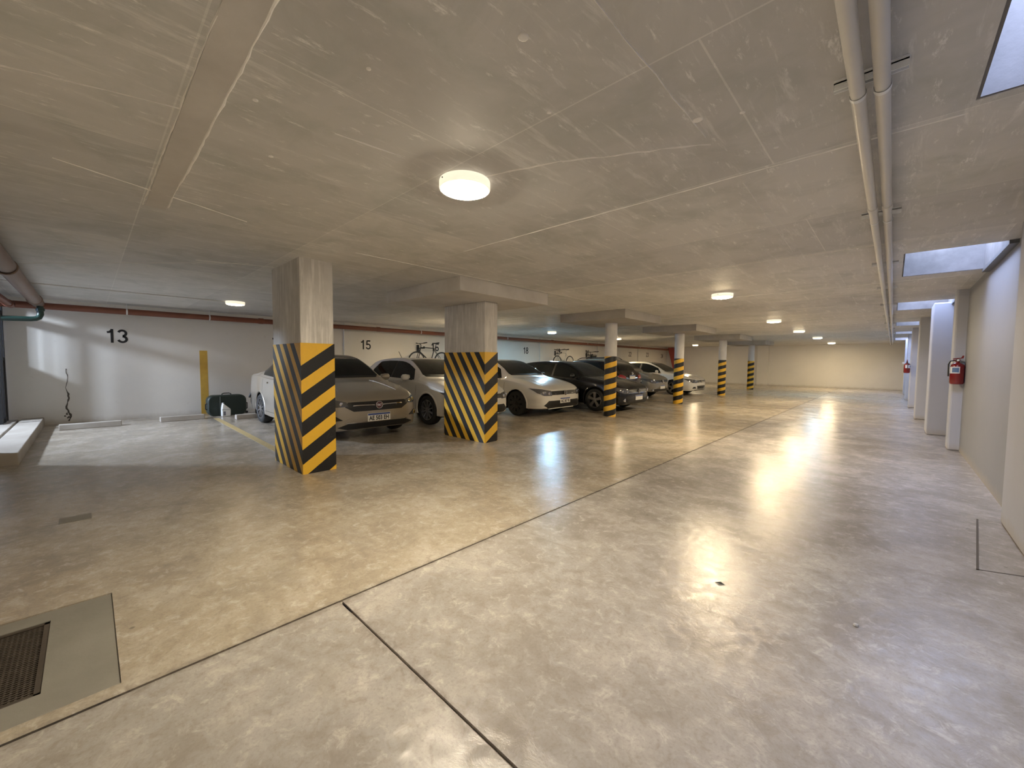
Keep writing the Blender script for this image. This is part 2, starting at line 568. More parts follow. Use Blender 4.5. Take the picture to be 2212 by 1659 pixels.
def lamp_mat(name, colr, strength):
    m, t, b = nt(name)
    b.inputs['Base Color'].default_value = (0.8, 0.8, 0.78, 1)
    b.inputs['Roughness'].default_value = 0.4
    b.inputs['Emission Color'].default_value = c4(colr)
    b.inputs['Emission Strength'].default_value = strength
    return m
LAMP_WARM = (1.0, 0.79, 0.49)
LAMP_COOL = (0.62, 0.86, 1.0)
LAMP_S = 54.0
MAT['lamp_warm'] = lamp_mat('warm_diffuser', LAMP_WARM, LAMP_S * 1.75)
MAT['lamp_soft'] = lamp_mat('soft_warm_diffuser', (1.0, 0.86, 0.64), LAMP_S * 1.6)
MAT['lamp_bay'] = lamp_mat('bay_diffuser', LAMP_WARM, LAMP_S * 1.1)
MAT['lamp_dim'] = lamp_mat('dim_warm_diffuser', LAMP_WARM, LAMP_S * 0.12)
MAT['lamp_cool'] = lamp_mat('cool_diffuser', LAMP_COOL, LAMP_S * 1.0)
MAT['lamp_cool_bay'] = lamp_mat('cool_bay_diffuser', (0.45, 0.76, 1.0), LAMP_S * 2.0)
MAT['lamp_rim'] = lamp_mat('opal_rim', (1.0, 0.86, 0.64), 0.17)

# ------------------------------------------------------------------ floor
def S(o, kind='structure'):
    o['kind'] = kind
    return o

GX = 0.006
floor = MB()
floor.box(-40, 8, YF - 8, -0.95, -0.6, -0.16)
floor.box(-14, 3, -0.95, YB + 1, -0.6, -0.16)
floor.box(-2.2, -2.0, 0.05, YB, -0.2, -0.012)
floor.box(-2.1, 1.0, 0.85, 0.95, -0.2, -0.012)
floor = S(floor.build('floor', MAT['kerb']))
floor['label'] = 'polished tan grey concrete garage floor cut into slabs'

GR = (-3.11, -2.20, -0.95, 0.05)    # opening left for the drain frame
H0, H1 = 0.007, 0.0012       # open joint, hairline joint
slabs = []
def cut(xa, xb, ys, gl, gr, first=H1):
    for i, (a, b_) in enumerate(zip(ys[:-1], ys[1:])):
        slabs.append((xa + gl, xb - gr, a + (first if i == 1 else H1), b_ - (first if i == 0 else H1)))
cut(-2.12, XR + 0.3, [-1.1, 0.9, 5.6, 10.2, 14.8, 19.4, 24.0, YB + 0.2], H0, 0, H0)
cut(-4.72, -2.12, [0.05 - H1, 5.2, 10.4, 15.6, 20.8, YB + 0.2], H1, H0)
cut(-9.5, -4.72, [-0.62, 4.5, 9.2, 13.8, 18.4, 23.0, YB + 0.2], H1, H1)
cut(-12.2, -9.5, [-0.62, 4.5, 9.2, 13.8, 18.4, 23.0, YB + 0.2], 0, H1)
slabs += [(-4.72 + H1, GR[0], -1.1, 0.05), (GR[1], -2.12 - H0, -1.1, 0.05), (GR[0], GR[1], -1.1, GR[2]), (-7.7, -4.72 - H1, -1.1, -0.62 + H1)]
for (xa, xb, ya, yb) in slabs:
    MB().box(xa, xb, ya, yb, -0.2, 0.0).build('slab', MAT['floor_grey' if xa > -2.2 else 'floor'], floor)
# raised threshold in front of the gate
th = MB().box(-12.2, -7.72, -0.90, -0.62, -0.2, 0.15)
th.box(-12.2, -7.9, -2.2, -0.94, -0.2, 0.14)
th.build('threshold', MAT['kerb'], floor, bevel=0.01)
rm = MB()
rm.prism([(-2.2, 0.13), (-9.0, 1.25), (-9.0, -0.3), (-2.2, -0.3)], 'x', -12.2, -7.9)
rm.build('ramp', MAT['dark_wall'], floor)
# hairline outline of a sealed cover near the right wall
hc = MB()
hc.prism([(0.44, 3.86), (0.452, 3.86), (0.58, 5.16), (0.568, 5.16)], 'z', -0.001, 0.0012)
hc.prism([(0.44, 3.86), (0.78, 3.99), (0.78, 4.003), (0.44, 3.874)], 'z', -0.001, 0.0012)
hc.build('cover_outline', MAT['crack'], floor)
# concrete frame with recessed grate
dr = empty('floor_drain', (0, 0, 0))
tag(dr, 'square dark mesh drain grate set in a grey concrete surround', 'drain')
fr = MB()
gx0, gx1, gy0, gy1 = -3.0, -2.36, -0.83, -0.17
fr.box(GR[0], gx0, GR[2], GR[3], -0.2, -0.006)
fr.box(gx1, GR[1], GR[2], GR[3], -0.2, -0.006)
fr.box(gx0, gx1, GR[2], gy0, -0.2, -0.006)
fr.box(gx0, gx1, gy1, GR[3], -0.2, -0.006)
fr.build('surround', MAT['patch'], dr)
gt = MB()
n = 40
for i in range(n + 1):
    x = gx0 + (gx1 - gx0) * i / n
    gt.box(x - 0.003, x + 0.003, gy0, gy1, -0.035, -0.014)
    y = gy0 + (gy1 - gy0) * i / n
    gt.box(gx0, gx1, y - 0.003, y + 0.003, -0.033, -0.016)
for a in ((gx0, gx0 + 0.02, gy0, gy1), (gx1 - 0.02, gx1, gy0, gy1), (gx0, gx1, gy0, gy0 + 0.02), (gx0, gx1, gy1 - 0.02, gy1)):
    gt.box(*a, -0.04, -0.01)
gt.build('grate', MAT['rust'], dr)
MB().box(gx0, gx1, gy0, gy1, -0.19, -0.06).build('pit', MAT['matt_black'], dr)
# yellow bay lines
for (p, q, w) in [((-10.9, 1.93), (-6.2, 1.84), 0.10), ((-10.9, 14.0), (-6.0, 13.6), 0.10)]:
    MB().prism([(p[0], p[1] - w / 2), (q[0], q[1] - w / 2), (q[0], q[1] + w / 2), (p[0], p[1] + w / 2)], 'z', -0.002, 0.0015).build('bay_line', MAT['worn_yellow'], floor)
# small recessed slot in the concrete
MB().box(-4.86, -4.70, -0.20, -0.02, -0.002, 0.0025).build('filled_slot', MAT['patch'], floor)

# ------------------------------------------------------------------ ceiling with light wells
ce = MB()
T = CEIL + 0.25
ce.box(XL - 0.3, -0.0, YF - 0.1, YB + 0.3, CEIL, T)
ys = YF - 0.1
for (x0, x1, y0, y1) in WELLS:
    ce.box(0, XR + 0.4, ys, y0, CEIL, T)
    if x0 > 0.001:
        ce.box(0, x0, y0, y1, CEIL, T)
    ce.box(x1, XR + 0.4, y0, y1, CEIL, T)
    ys = y1
ce.box(0, XR + 0.4, ys, YB + 0.3, CEIL, T)
ceiling = S(ce.build('ceiling', MAT['ceiling']))
ceiling['label'] = 'shuttered grey concrete slab ceiling with pale scuffs and seams'
for (x0, x1, y0, y1) in WELLS:
    w = 0.12
    m = MB()
    i_, zb_ = 0.012, CEIL + 0.004
    m.box(x0 - w, x0 + i_, y0 - w, y1 + w, zb_, WELL_TOP)
    m.box(x1 - i_, x1 + w, y0 - w, y1 + w, zb_, WELL_TOP)
    m.box(x0 + i_, x1 - i_, y1 - i_, y1 + w, zb_, WELL_TOP)
    m.box(x0 + i_, x1 - i_, y0 - w, y0 + i_, zb_, WELL_TOP)
    m.build('light_well', MAT['well'], ceiling)

def seam(p, q, w=0.008, h=0.005, wob=0.006, seg=None, ragged=0.6, name='formwork_seam', mat='plaster'):
    """a ragged ridge of cement left where two form sheets met"""
    p, q = Vector((*p, CEIL)), Vector((*q, CEIL))
    Ln = (q - p).length
    n_ = seg or max(4, int(Ln / 0.06))
    d = (q - p).normalized()
    nrm = Vector((-d.y, d.x, 0))
    vs_, fs_ = [], []
    off = 0.0
    for i in range(n_ + 1):
        off += random.uniform(-wob, wob) * 0.5
        off *= 0.9
        c = p + (q - p) * (i / n_) + nrm * off
        k = 1.0 - ragged * random.random()
        ww = w * k
        for u, hz in ((-1, 0.0005), (-0.3, -h * k), (0.3, -h * k), (1, 0.0005)):
            vs_.append(c + nrm * (u * ww) + Vector((0, 0, hz)))
    for i in range(n_):
        for j in range(3):
            a = i * 4 + j
            fs_.append((a, a + 1, a + 5, a + 4))
    m = MB()
    m.add(vs_, fs_)
    return m.build(name, MAT[mat], ceiling)

seam((-3.3, 2.74), (0.2, 2.80))
seam((-1.9, 1.72), (-0.75, 2.30), wob=0.03)
seam((-0.74, 1.0), (-0.74, 2.2), w=0.004)
seam((-0.74, 2.9), (-0.8, 5.0), w=0.003)
seam((-0.2, 0.452), (-4.05, 0.452), w=0.011, h=0.006)
seam((-0.6, 0.335), (-4.1, 0.325), w=0.006)
seam((-3.55, -0.1), (-3.95, 0.95), w=0.006)
seam((-2.6, -0.2), (-2.42, 0.33), w=0.004)
seam((-2.1, 0.9), (-2.05, 1.25), w=0.005)
seam((-9.0, 5.2), (0.0, 5.25), w=0.006)
seam((-9.0, 7.75), (0.7, 7.7), w=0.009)
seam((-9.0, 10.2), (0.0, 10.2), w=0.006)
seam((-9.0, 12.7), (0.0, 12.7), w=0.008)
seam((-4.2, 2.0), (-4.15, 7.2), w=0.005)
seam((-7.8, -0.6), (-5.6, 1.35), w=0.005)
seam((-5.9, 0.9), (-5.6, 1.62), w=0.012)
# a slightly lower board strip
MB().box(-4.1, -0.4, 0.335, 0.452, CEIL - 0.004, CEIL + 0.01).build('board_strip', MAT['drop'], ceiling)
for (x, y, r_) in [(-0.72, 2.02, 0.022), (0.0, 1.72, 0.02), (-0.55, 2.1, 0.012), (-1.0, 1.1, 0.02), (-2.1, 0.55, 0.012), (-2.6, 0.75, 0.014), (-1.55, 0.8, 0.01), (-1.2, 1.5, 0.012), (-0.5, 2.55, 0.014), (-1.7, 2.2, 0.012)]:
    MB().lathe([(r_, 0.002), (r_, -0.002), (r_ * 0.7, -0.004)], 'z', 10, (x, y, CEIL)).build('plaster_spot', MAT['plaster'], ceiling, smooth=True)

# ------------------------------------------------------------------ painted bay numbers
def arc(cx, cy, rx, ry, a0, a1, n=14):
    return [(cx + rx * math.cos(R(a0 + (a1 - a0) * i / n)), cy + ry * math.sin(R(a0 + (a1 - a0) * i / n))) for i in range(n + 1)]
DIGITS = {'0': [arc(0.30, 0.50, 0.20, 0.42, 90, 450, 24)],
          '1': [[(0.40, 0.0), (0.40, 1.0)], [(0.14, 0.76), (0.26, 0.77), (0.36, 0.86)]],
          '2': [arc(0.30, 0.71, 0.21, 0.21, 170, -35) + [(0.10, 0.10)], [(0.05, 0.08), (0.55, 0.08)]],
          '3': [arc(0.28, 0.72, 0.20, 0.20, 165, -85), arc(0.28, 0.28, 0.22, 0.21, 88, -165)],
          '4': [[(0.42, 0.0), (0.42, 1.0)], [(0.40, 0.93), (0.08, 0.30)], [(0.04, 0.27), (0.57, 0.27)]],
          '5': [[(0.53, 0.92), (0.15, 0.92)], [(0.16, 0.95), (0.12, 0.46)], arc(0.29, 0.32, 0.23, 0.25, 135, -160)],
          '6': [arc(0.30, 0.29, 0.21, 0.22, 0, 360, 20), arc(0.31, 0.70, 0.22, 0.23, 25, 180) + [(0.09, 0.30)]],
          '7': [[(0.05, 0.92), (0.56, 0.92)], [(0.52, 0.90), (0.36, 0.5), (0.26, 0.0)]],
          '8': [arc(0.30, 0.74, 0.18, 0.185, 0, 360, 20), arc(0.30, 0.28, 0.21, 0.215, 0, 360, 20)],
          '9': [arc(0.30, 0.71, 0.21, 0.22, 0, 360, 20), arc(0.29, 0.30, 0.22, 0.23, 205, 360) + [(0.51, 0.70)]]}
def number_mesh(txt, h, parent, loc, hw=0.075):
    m = MB()
    x0 = -0.33 * len(txt)
    for q, ch in enumerate(txt):
        for path in DIGITS[ch]:
            P_ = [Vector((p[0], p[1])) for p in path]
            v = []
            for i, p in enumerate(P_):
                d = (P_[min(i + 1, len(P_) - 1)] - P_[max(i - 1, 0)]).normalized()
                nn = Vector((-d.y, d.x)) * hw
                for w_ in (p + nn, p - nn):
                    for dx in (0.0, 0.002):
                        v.append((dx, (x0 + 0.66 * q + w_.x) * h, (w_.y - 0.5) * h))
            f = []
            for i in range(len(P_) - 1):
                a, b = i * 4, i * 4 + 4
                f += [(a + 1, b + 1, b + 3, a + 3), (a, a + 2, b + 2, b), (a, b, b + 1, a + 1), (a + 2, a + 3, b + 3, b + 2)]
            m.add(v, f)
    return m.build('bay_number', MAT['black_paint'], parent, loc=loc)

# ------------------------------------------------------------------ walls
wl = S(MB().box(XL - 0.3, XL, -1.4, YB + 0.3, -0.3, CEIL + 0.1).build('wall_left', MAT['wall']))
wl['label'] = 'white painted block wall with black bay numbers'
for y in (5.4, 10.2, 14.6, 19.6, 24.5):
    MB().box(XL - 0.02, XL + 0.05, y - 0.1, y + 0.1, 0, CEIL + 0.02).build('pilaster', MAT['wall'], wl)
for txt, y, z in [('13', 0.45, 1.79), ('14', 3.55, 1.80), ('15', 6.0, 1.81), ('16', 8.62, 1.82), ('17', 11.1, 1.82), ('18', 13.55, 1.83),
                  ('19', 15.95, 1.84), ('20', 18.55, 1.84), ('21', 21.0, 1.85), ('22', 23.4, 1.86), ('23', 25.85, 1.87), ('24', 28.2, 1.82)]:
    o = number_mesh(txt, 0.29, wl, (XL + 0.001, y, z))
    o['label'] = 'black painted bay number ' + txt
MB().box(XL - 0.01, XL + 0.003, 1.84, 1.99, 0.0, 1.52).build('bay_line', MAT['yellow_paint'], wl)
ck = MB()
pts = [(XL, -0.30 + 0.03 * math.sin(i * 0.7) * (1 - i / 26) + random.uniform(-0.012, 0.012), 0.05 + 0.042 * i) for i in range(26)]
ck.tube(pts, [(0.005 + 0.011 * random.random()) * (1.5 if i in (3, 4, 5) else 1.0 if i < 14 else 0.5) for i in range(26)], 6)
for i in range(7):
    ck.lathe([(0.012 + 0.014 * random.random(), -0.002), (0.008, 0.003)], 'x', 7, (XL, -0.30 + random.uniform(-0.05, 0.05), 0.10 + 0.13 * random.random()))
ck.build('crack', MAT['crack'], wl)
wb = S(MB().box(XL - 0.3, XR + 0.4, YB, YB + 0.3, -0.3, CEIL + 0.1).build('wall_back', MAT['wall']))
wb['label'] = 'far white painted end wall'
MB().box(-6.2, -5.6, YB - 0.12, YB + 0.02, 0, CEIL + 0.02).build('pilaster', MAT['wall'], wb)
MB().box(-0.62, -0.60, YB - 0.008, YB, 0, 1.9).build('conduit', MAT['wall'], wb)
wf = S(MB().box(-8.17, XR + 0.4, YF - 0.3, YF, -0.3, CEIL + 0.1).build('wall_front', MAT['wall']))
MB().box(XL - 0.3, -8.17, YF - 0.3, YF, 2.33, CEIL + 0.1).build('lintel', MAT['wall'], wf)
MB().box(-8.17, -7.9, -9.0, YF - 0.3, -0.3, 3.6).build('ramp_wall', MAT['dark_wall'], wf)
MB().box(XL - 0.3, -7.9, -9.0, YF - 0.28, 3.4, 3.6).build('ramp_sky_blocker', MAT['dark_wall'], wf)  # unseen slab added over the ramp to keep broad sky light out
MB().box(XL - 0.3, XL, -9.0, -1.4, -0.3, 3.6).build('ramp_side', MAT['dark_wall'], wf)
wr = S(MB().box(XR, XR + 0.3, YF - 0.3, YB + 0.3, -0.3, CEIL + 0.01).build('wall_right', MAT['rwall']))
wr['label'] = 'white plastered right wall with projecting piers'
for (x0, x1, y0, y1) in WELLS:
    MB().box(x1 - 0.02, XR + 0.02, y0 - 0.03, y1 + 0.03, CEIL - 0.035, CEIL).build('edge_beam', MAT['grey_sheet'], wr)
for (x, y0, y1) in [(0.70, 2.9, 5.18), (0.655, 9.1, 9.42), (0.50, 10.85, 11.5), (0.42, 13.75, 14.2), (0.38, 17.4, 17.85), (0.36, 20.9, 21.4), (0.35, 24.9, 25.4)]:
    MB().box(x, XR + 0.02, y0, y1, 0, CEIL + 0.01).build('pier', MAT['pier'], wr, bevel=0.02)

# ------------------------------------------------------------------ columns
def attr_s(me, vals):
    a = me.attributes.new('s', 'FLOAT', 'POINT')
    a.data.foreach_set('value', vals)

def square_column(x0, x1, y0, y1, ztop, zs, label, phase, sl1):
    t = empty('square_column', (0, 0, 0))
    tag(t, label, 'column', 'square striped columns')
    MB().box(x0, x1, y0, y1, -0.01, ztop).build('shaft', MAT['column'], t, bevel=0.012)
    e = 0.004
    a0, a1, b0, b1 = x0 - e, x1 + e, y0 - e, y1 + e
    # chevron point sits on the edge (x1, y0); each face keeps its own vertices
    faces = [((a0, b0), (a1, b0), sl1, lambda p: a1 - p[0]), ((a1, b0), (a1, b1), 0.70, lambda p: p[1] - b0),
             ((a1, b1), (a0, b1), sl1, lambda p: a1 - p[0]), ((a0, b1), (a0, b0), 0.70, lambda p: p[1] - b0)]
    v, f, s_ = [], [], []
    for p, q, sl, dist in faces:
        n_ = len(v)
        for (pt, z) in ((p, 0.0), (q, 0.0), (q, zs), (p, zs)):
            v.append((*pt, z))
            s_.append(z - sl * dist(pt) - phase)
        f.append((n_, n_ + 1, n_ + 2, n_ + 3))
    n_ = len(v)
    for pt in ((a0, b0), (a1, b0), (a1, b1), (a0, b1)):
        v.append((*pt, zs))
        s_.append(0.3)
    f.append((n_, n_ + 1, n_ + 2, n_ + 3))
    m = MB()
    m.add(v, f)
    o = m.build('hazard_paint', MAT['stripe_sq'], t)
    attr_s(o.data, s_)
    return t

square_column(-5.80, -4.83, 1.65, 2.02, CEIL + 0.02, 1.50, 'square concrete column with yellow and black chevrons beside the bronze sedan', 0.115, 1.25)
square_column(-5.76, -4.71, 4.34, 4.62, 2.26, 1.46, 'square concrete column with chevrons under a wide drop panel', 0.135, 1.42)

def round_column(x, y, r_, ztop, zs, label, ph):
    t = empty('round_column', (x, y, 0))
    tag(t, label, 'column', 'round spiral-striped columns')
    MB().lathe([(r_, -0.01), (r_, ztop)], 'z', 40).build('shaft', MAT['round'], t, smooth='auto')
    n_, e = 48, 0.004
    turns = 2 * PI * r_ * 0.40
    period = 0.26
    slope = period / turns
    v, f, s_ = [], [], []
    for z in (0.0, zs):
        for k in range(n_ + 1):
            a = 2 * PI * k / n_
            v.append(((r_ + e) * math.cos(a), (r_ + e) * math.sin(a), z))
            s_.append(z - period * k / n_ - ph)
    for k in range(n_):
        f.append((k, k + 1, n_ + 1 + k + 1, n_ + 1 + k))
    m = MB()
    m.add(v, f)
    o = m.build('hazard_paint', MAT['stripe_rd'], t, smooth=True)
    attr_s(o.data, s_)
    return t

round_column(-5.02, 8.80, 0.145, 2.26, 1.46, 'round column with spiral stripes standing before the black hatchback wheel', 0.0)
round_column(-5.02, 13.12, 0.145, 2.26, 1.46, 'round spiral-striped column beside the last white car', 0.13)
round_column(-5.15, 18.1, 0.145, 2.26, 1.46, 'slim round striped column standing alone past the last white car', 0.05)
round_column(-5.30, 23.4, 0.145, 2.26, 1.46, 'round striped column closest to the end wall', 0.17)

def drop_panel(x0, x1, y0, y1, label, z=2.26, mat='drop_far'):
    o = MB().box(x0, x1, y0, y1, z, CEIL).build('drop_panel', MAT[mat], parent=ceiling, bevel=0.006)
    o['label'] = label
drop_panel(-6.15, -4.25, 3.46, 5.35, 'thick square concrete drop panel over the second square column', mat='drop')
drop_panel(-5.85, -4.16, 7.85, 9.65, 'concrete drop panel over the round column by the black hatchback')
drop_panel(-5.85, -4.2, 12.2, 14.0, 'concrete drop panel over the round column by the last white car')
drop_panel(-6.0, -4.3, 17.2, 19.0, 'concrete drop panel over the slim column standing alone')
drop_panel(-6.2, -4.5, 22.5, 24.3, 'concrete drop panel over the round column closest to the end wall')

# ------------------------------------------------------------------ ceiling lamps
def ceiling_lamp(x, y, label, mat='lamp_warm', r_=0.162):
    t = empty('ceiling_lamp', (x, y, CEIL))
    tag(t, label, 'lamp', 'round ceiling lamps')
    MB().lathe([(r_ - 0.004, 0.003), (r_, -0.006), (r_, -0.048), (r_ - 0.006, -0.055), (r_ - 0.016, -0.055)], 'z', 48, cap=False).build('housing', MAT['lamp_rim'], t, smooth='auto')
    MB().lathe([(r_ - 0.016, -0.050), (r_ - 0.018, -0.058), (r_ * 0.7, -0.066), (r_ * 0.35, -0.070), (0.002, -0.071)], 'z', 48).build('diffuser', MAT[mat], t, smooth=True)
    MB().lathe([(0.004, 0.0), (0.004, 0.004)], 'y', 8, (-0.02, -r_ - 0.003, -0.018)).build('screw', MAT['dark_steel'], t)
    return t
LAMPS = [(-2.04, 1.70, 'large warm round lamp on the ceiling before the square columns', 'lamp_soft'),
         (-2.10, 7.25, 'warm round lamp over the aisle level with the black hatchback', 'lamp_warm'),
         (-2.30, 12.3, 'warm round lamp over the aisle, second toward the end wall', 'lamp_warm'),
         (-2.35, 16.5, 'warm round lamp over the aisle, third toward the end wall', 'lamp_warm'),
         (-2.35, 21.0, 'cool white round lamp over the aisle near the end wall', 'lamp_cool'),
         (-2.35, 26.3, 'warm round lamp over the aisle closest to the end wall', 'lamp_warm'),
         (-9.50, 2.05, 'warm round lamp with a conduit over bay thirteen', 'lamp_dim'),
         (-9.30, 7.55, 'warm round lamp above the parked white cars', 'lamp_bay'),
         (-9.25, 11.9, 'cool bluish round lamp above the parked cars near bay eighteen', 'lamp_cool_bay'),
         (-9.25, 16.8, 'warm round lamp above the rear of the grey car', 'lamp_bay'),
         (-8.70, 25.2, 'far warm round lamp past the last parked car', 'lamp_bay')]
for x, y, lab, mt in LAMPS:
    ceiling_lamp(x, y, lab, mt)
cd = MB().tube([(-9.55, -1.0, CEIL - 0.008), (-9.52, 1.9, CEIL - 0.008)], 0.010, 8)
tag(cd.build('lamp_conduit', MAT['pvc'], smooth='auto'), 'thin grey conduit running along the ceiling to the bay lamp', 'conduit')

# ------------------------------------------------------------------ pipes on the right
def pipe_run(x, label):
    t = empty('drain_pipe', (x, 0, 2.385))
    tag(t, label, 'pipe', 'white pipes under the ceiling')
    MB().tube([(0, YF, 0), (0, YB, 0)], 0.0245, 20).build('run', MAT['pvc'], t, smooth='auto')
    for y in (3.75, 9.6, 15.5, 21.0):
        MB().lathe([(0.0245, 0), (0.0285, 0.003), (0.0285, 0.085), (0.0245, 0.088)], 'y', 20, (0, y, 0), cap=False).build('coupling', MAT['pvc'], t, smooth='auto')
pipe_run(-0.150, 'white ceiling pipe of the pair, on the aisle side')
pipe_run(-0.077, 'white ceiling pipe of the pair, on the light well side')
for i, y in enumerate([2.14, 4.10, 6.15, 8.05, 10.3, 12.7, 14.9, 17.2, 19.5, 22.0]):
    t = empty('pipe_bracket', (-0.115, y, 2.41))
    lab = ['zinc strut bracket on the white pipes level with the large warm lamp', 'zinc strut bracket just past the pipe couplings after the large warm lamp',
           'zinc strut bracket level with the light well before the narrow extinguisher pier', 'zinc strut bracket just before the narrow pier with the extinguisher',
           'zinc strut bracket level with the light well past the narrow extinguisher pier']
    tag(t, lab[i] if i < 5 else 'small zinc strut bracket on the pipes toward the end wall', 'bracket', 'pipe brackets along the ceiling')
    m = MB()
    m.box(-0.11, 0.11, -0.014, 0.014, 0.024, 0.042)
    m.box(-0.11, 0.11, -0.014, -0.010, 0.0, 0.03)
    m.box(-0.11, 0.11, 0.010, 0.014, 0.0, 0.03)
    m.build('strut', MAT['steel'], t)
    for x in (-0.035, 0.038):
        MB().lathe([(0.0265, -0.012), (0.0275, -0.012), (0.0275, 0.012), (0.0265, 0.012)], 'y', 20, (x, 0.03, -0.025), cap=False).build('clamp', MAT['steel'], t, smooth='auto')

# ------------------------------------------------------------------ pipes on the left
t = empty('orange_wall_pipe', (-11.68, 0, 2.29))
tag(t, 'long orange drain pipe along the top of the numbered wall', 'pipe')
MB().tube([(0, -1.05, 0), (0, YB - 0.05, -0.02)], 0.062, 18).build('run', MAT['orange_pvc'], t, smooth='auto')
for y in (-0.65, 3.0, 6.2, 9.4, 15.0, 21.0):
    MB().lathe([(0.062, 0), (0.072, 0.005), (0.072, 0.11), (0.062, 0.115)], 'y', 18, (0, y, 0), cap=False).build('coupling', MAT['orange_pvc'], t, smooth='auto')
for y in (0.6, 2.0, 4.6, 7.8, 12.0, 18.0, 24.0):
    MB().tube([(0, y, 0.05), (0, y, 0.17)], 0.006, 6).build('hanger', MAT['steel'], t)
    MB().lathe([(0.064, -0.012), (0.067, -0.012), (0.067, 0.012), (0.064, 0.012)], 'y', 18, (0, y, 0), cap=False).build('hanger_ring', MAT['steel'], t)
t = empty('large_brown_pipe', (0, -0.60, 2.33))
tag(t, 'large brown drain pipe under the ceiling near the gate', 'pipe')
MB().tube([(-11.55, 0, 0), (-2.0, 0, 0.02)], 0.085, 20).build('run', MAT['brown_pvc'], t, smooth='auto')
for x in (-7.4, -11.0):
    MB().lathe([(0.085, 0), (0.098, 0.006), (0.098, 0.14), (0.085, 0.146)], 'x', 20, (x, 0, 0), cap=False).build('coupling', MAT['brown_pvc'], t, smooth='auto')
t = empty('orange_branch_pipe', (0, -0.92, 2.26))
tag(t, 'short orange pipe branching off toward the gate', 'pipe')
MB().tube([(-11.6, 0.0, 0), (-6.0, -0.05, 0.02)], 0.055, 16).build('run', MAT['orange_pvc'], t, smooth='auto')
MB().lathe([(0.055, 0), (0.066, 0.005), (0.066, 0.11), (0.055, 0.115)], 'x', 16, (-11.3, 0, 0), cap=False).build('coupling', MAT['orange_pvc'], t, smooth='auto')
t = empty('green_pipe', (-11.3, -0.56, 2.0))
tag(t, 'dark green elbow pipe turning toward the gate', 'pipe')
MB().tube([(0, 0, 0.25), (0, 0, 0.10), (0, -0.02, 0.045), (0, -0.06, 0.02), (0, -0.12, 0.01), (0, -0.45, 0.0)], 0.045, 16).build('run', MAT['green_metal'], t, smooth='auto')
MB().lathe([(0.045, 0.0), (0.056, 0.004), (0.056, 0.05), (0.045, 0.054)], 'z', 16, (0, 0, 0.16), cap=False).build('flange', MAT['green_metal'], t, smooth='auto')

# ------------------------------------------------------------------ gate on the left
t = empty('metal_gate', (0, -1.08, 0.14))
tag(t, 'dark metal gate leaf with grey sheet panel beside the numbered wall', 'gate')
for x, w in ((-11.93, 0.05), (-11.66, 0.03), (-11.53, 0.016), (-11.28, 0.03)):
    MB().box(x - w, x + w, -0.03, 0.03, 0, 2.19).build('post', MAT['dark_steel'], t)
for z, x1, h_ in ((0.03, -11.28, 0.05), (1.12, -11.66, 0.06), (1.88, -11.28, 0.15)):
    MB().box(-11.93, x1, -0.02, 0.02, z, z + h_).build('rail', MAT['dark_steel'], t)
MB().box(-11.92, -11.67, -0.006, 0.006, 0.06, 1.14).build('sheet_panel', MAT['grey_sheet'], t)
for i in range(3):
    x = -11.85 + 0.06 * i
    MB().tube([(x, 0, 1.15), (x, 0, 1.90)], 0.007, 8).build('bar', MAT['dark_steel'], t)

# ------------------------------------------------------------------ wheel stops
def wheel_stop(x, y0, y1, label):
    o = MB().prism([(-0.09, 0.0), (0.09, 0.0), (0.065, 0.10), (-0.065, 0.10)], 'y', y0, y1)
    o = o.build('wheel_stop', MAT['kerb'], loc=(x, 0, 0), bevel=0.01)
    tag(o, label, 'wheel stop', 'low concrete wheel stops')
wheel_stop(-10.98, -0.40, 0.42, 'low concrete wheel stop in the empty bay nearest the gate')
wheel_stop(-11.05, 1.0, 1.74, 'low concrete wheel stop beside the yellow wall line')
wheel_stop(-10.45, 2.2, 2.95, 'low concrete wheel stop behind the bronze sedan')

# ------------------------------------------------------------------ suitcase, bottle
def rounded_rect(w, h, r_, n=6):
    out = []
    for cx, cy, a0 in ((w / 2 - r_, h - r_, 0), (-w / 2 + r_, h - r_, 90), (-w / 2 + r_, r_, 180), (w / 2 - r_, r_, 270)):
        for i in range(n + 1):
            a = R(a0 + 90 * i / n)
            out.append((cx + r_ * math.cos(a), cy + r_ * math.sin(a)))
    return out
t = empty('suitcase', (-11.42, 2.23, 0))
tag(t, 'dark green fabric suitcase lying on its side against the wall', 'suitcase')
MB().prism(rounded_rect(0.76, 0.48, 0.13), 'x', -0.13, 0.13).build('shell', MAT['suitcase'], t, smooth='auto', bevel=0.03)
MB().tube([(0.02, -0.09, 0.47), (0.02, -0.085, 0.505), (0.02, -0.05, 0.52), (0.02, 0.05, 0.52), (0.02, 0.085, 0.505), (0.02, 0.09, 0.47)], 0.011, 8).build('carry_handle', MAT['suitcase'], t, smooth='auto')
MB().box(0.128, 0.134, -0.155, -0.135, 0.02, 0.45).build('zip_strip', MAT['suitcase_trim'], t)
MB().box(0.125, 0.140, -0.36, -0.22, 0.12, 0.20).build('front_pocket', MAT['suitcase'], t)
MB().tube([(0.05, -0.37, 0.15), (0.05, -0.41, 0.17), (0.05, -0.41, 0.28), (0.05, -0.37, 0.30)], 0.012, 8).build('end_handle', MAT['black_plastic'], t, smooth='auto')
MB().tube([(0.05, 0.37, 0.12), (0.05, 0.405, 0.14), (0.05, 0.405, 0.27), (0.05, 0.37, 0.29)], 0.012, 8).build('end_handle', MAT['black_plastic'], t, smooth='auto')
for x in (-0.08, 0.08):
    MB().lathe([(0.03, -0.015), (0.03, 0.015)], 'x', 14, (x, 0.385, 0.05)).build('wheel', MAT['black_plastic'], t, smooth='auto')
t = empty('bottle', (-11.15, 2.16, 0))
tag(t, 'white plastic jug with a slanted neck standing before the suitcase', 'bottle')
b_ = MB()
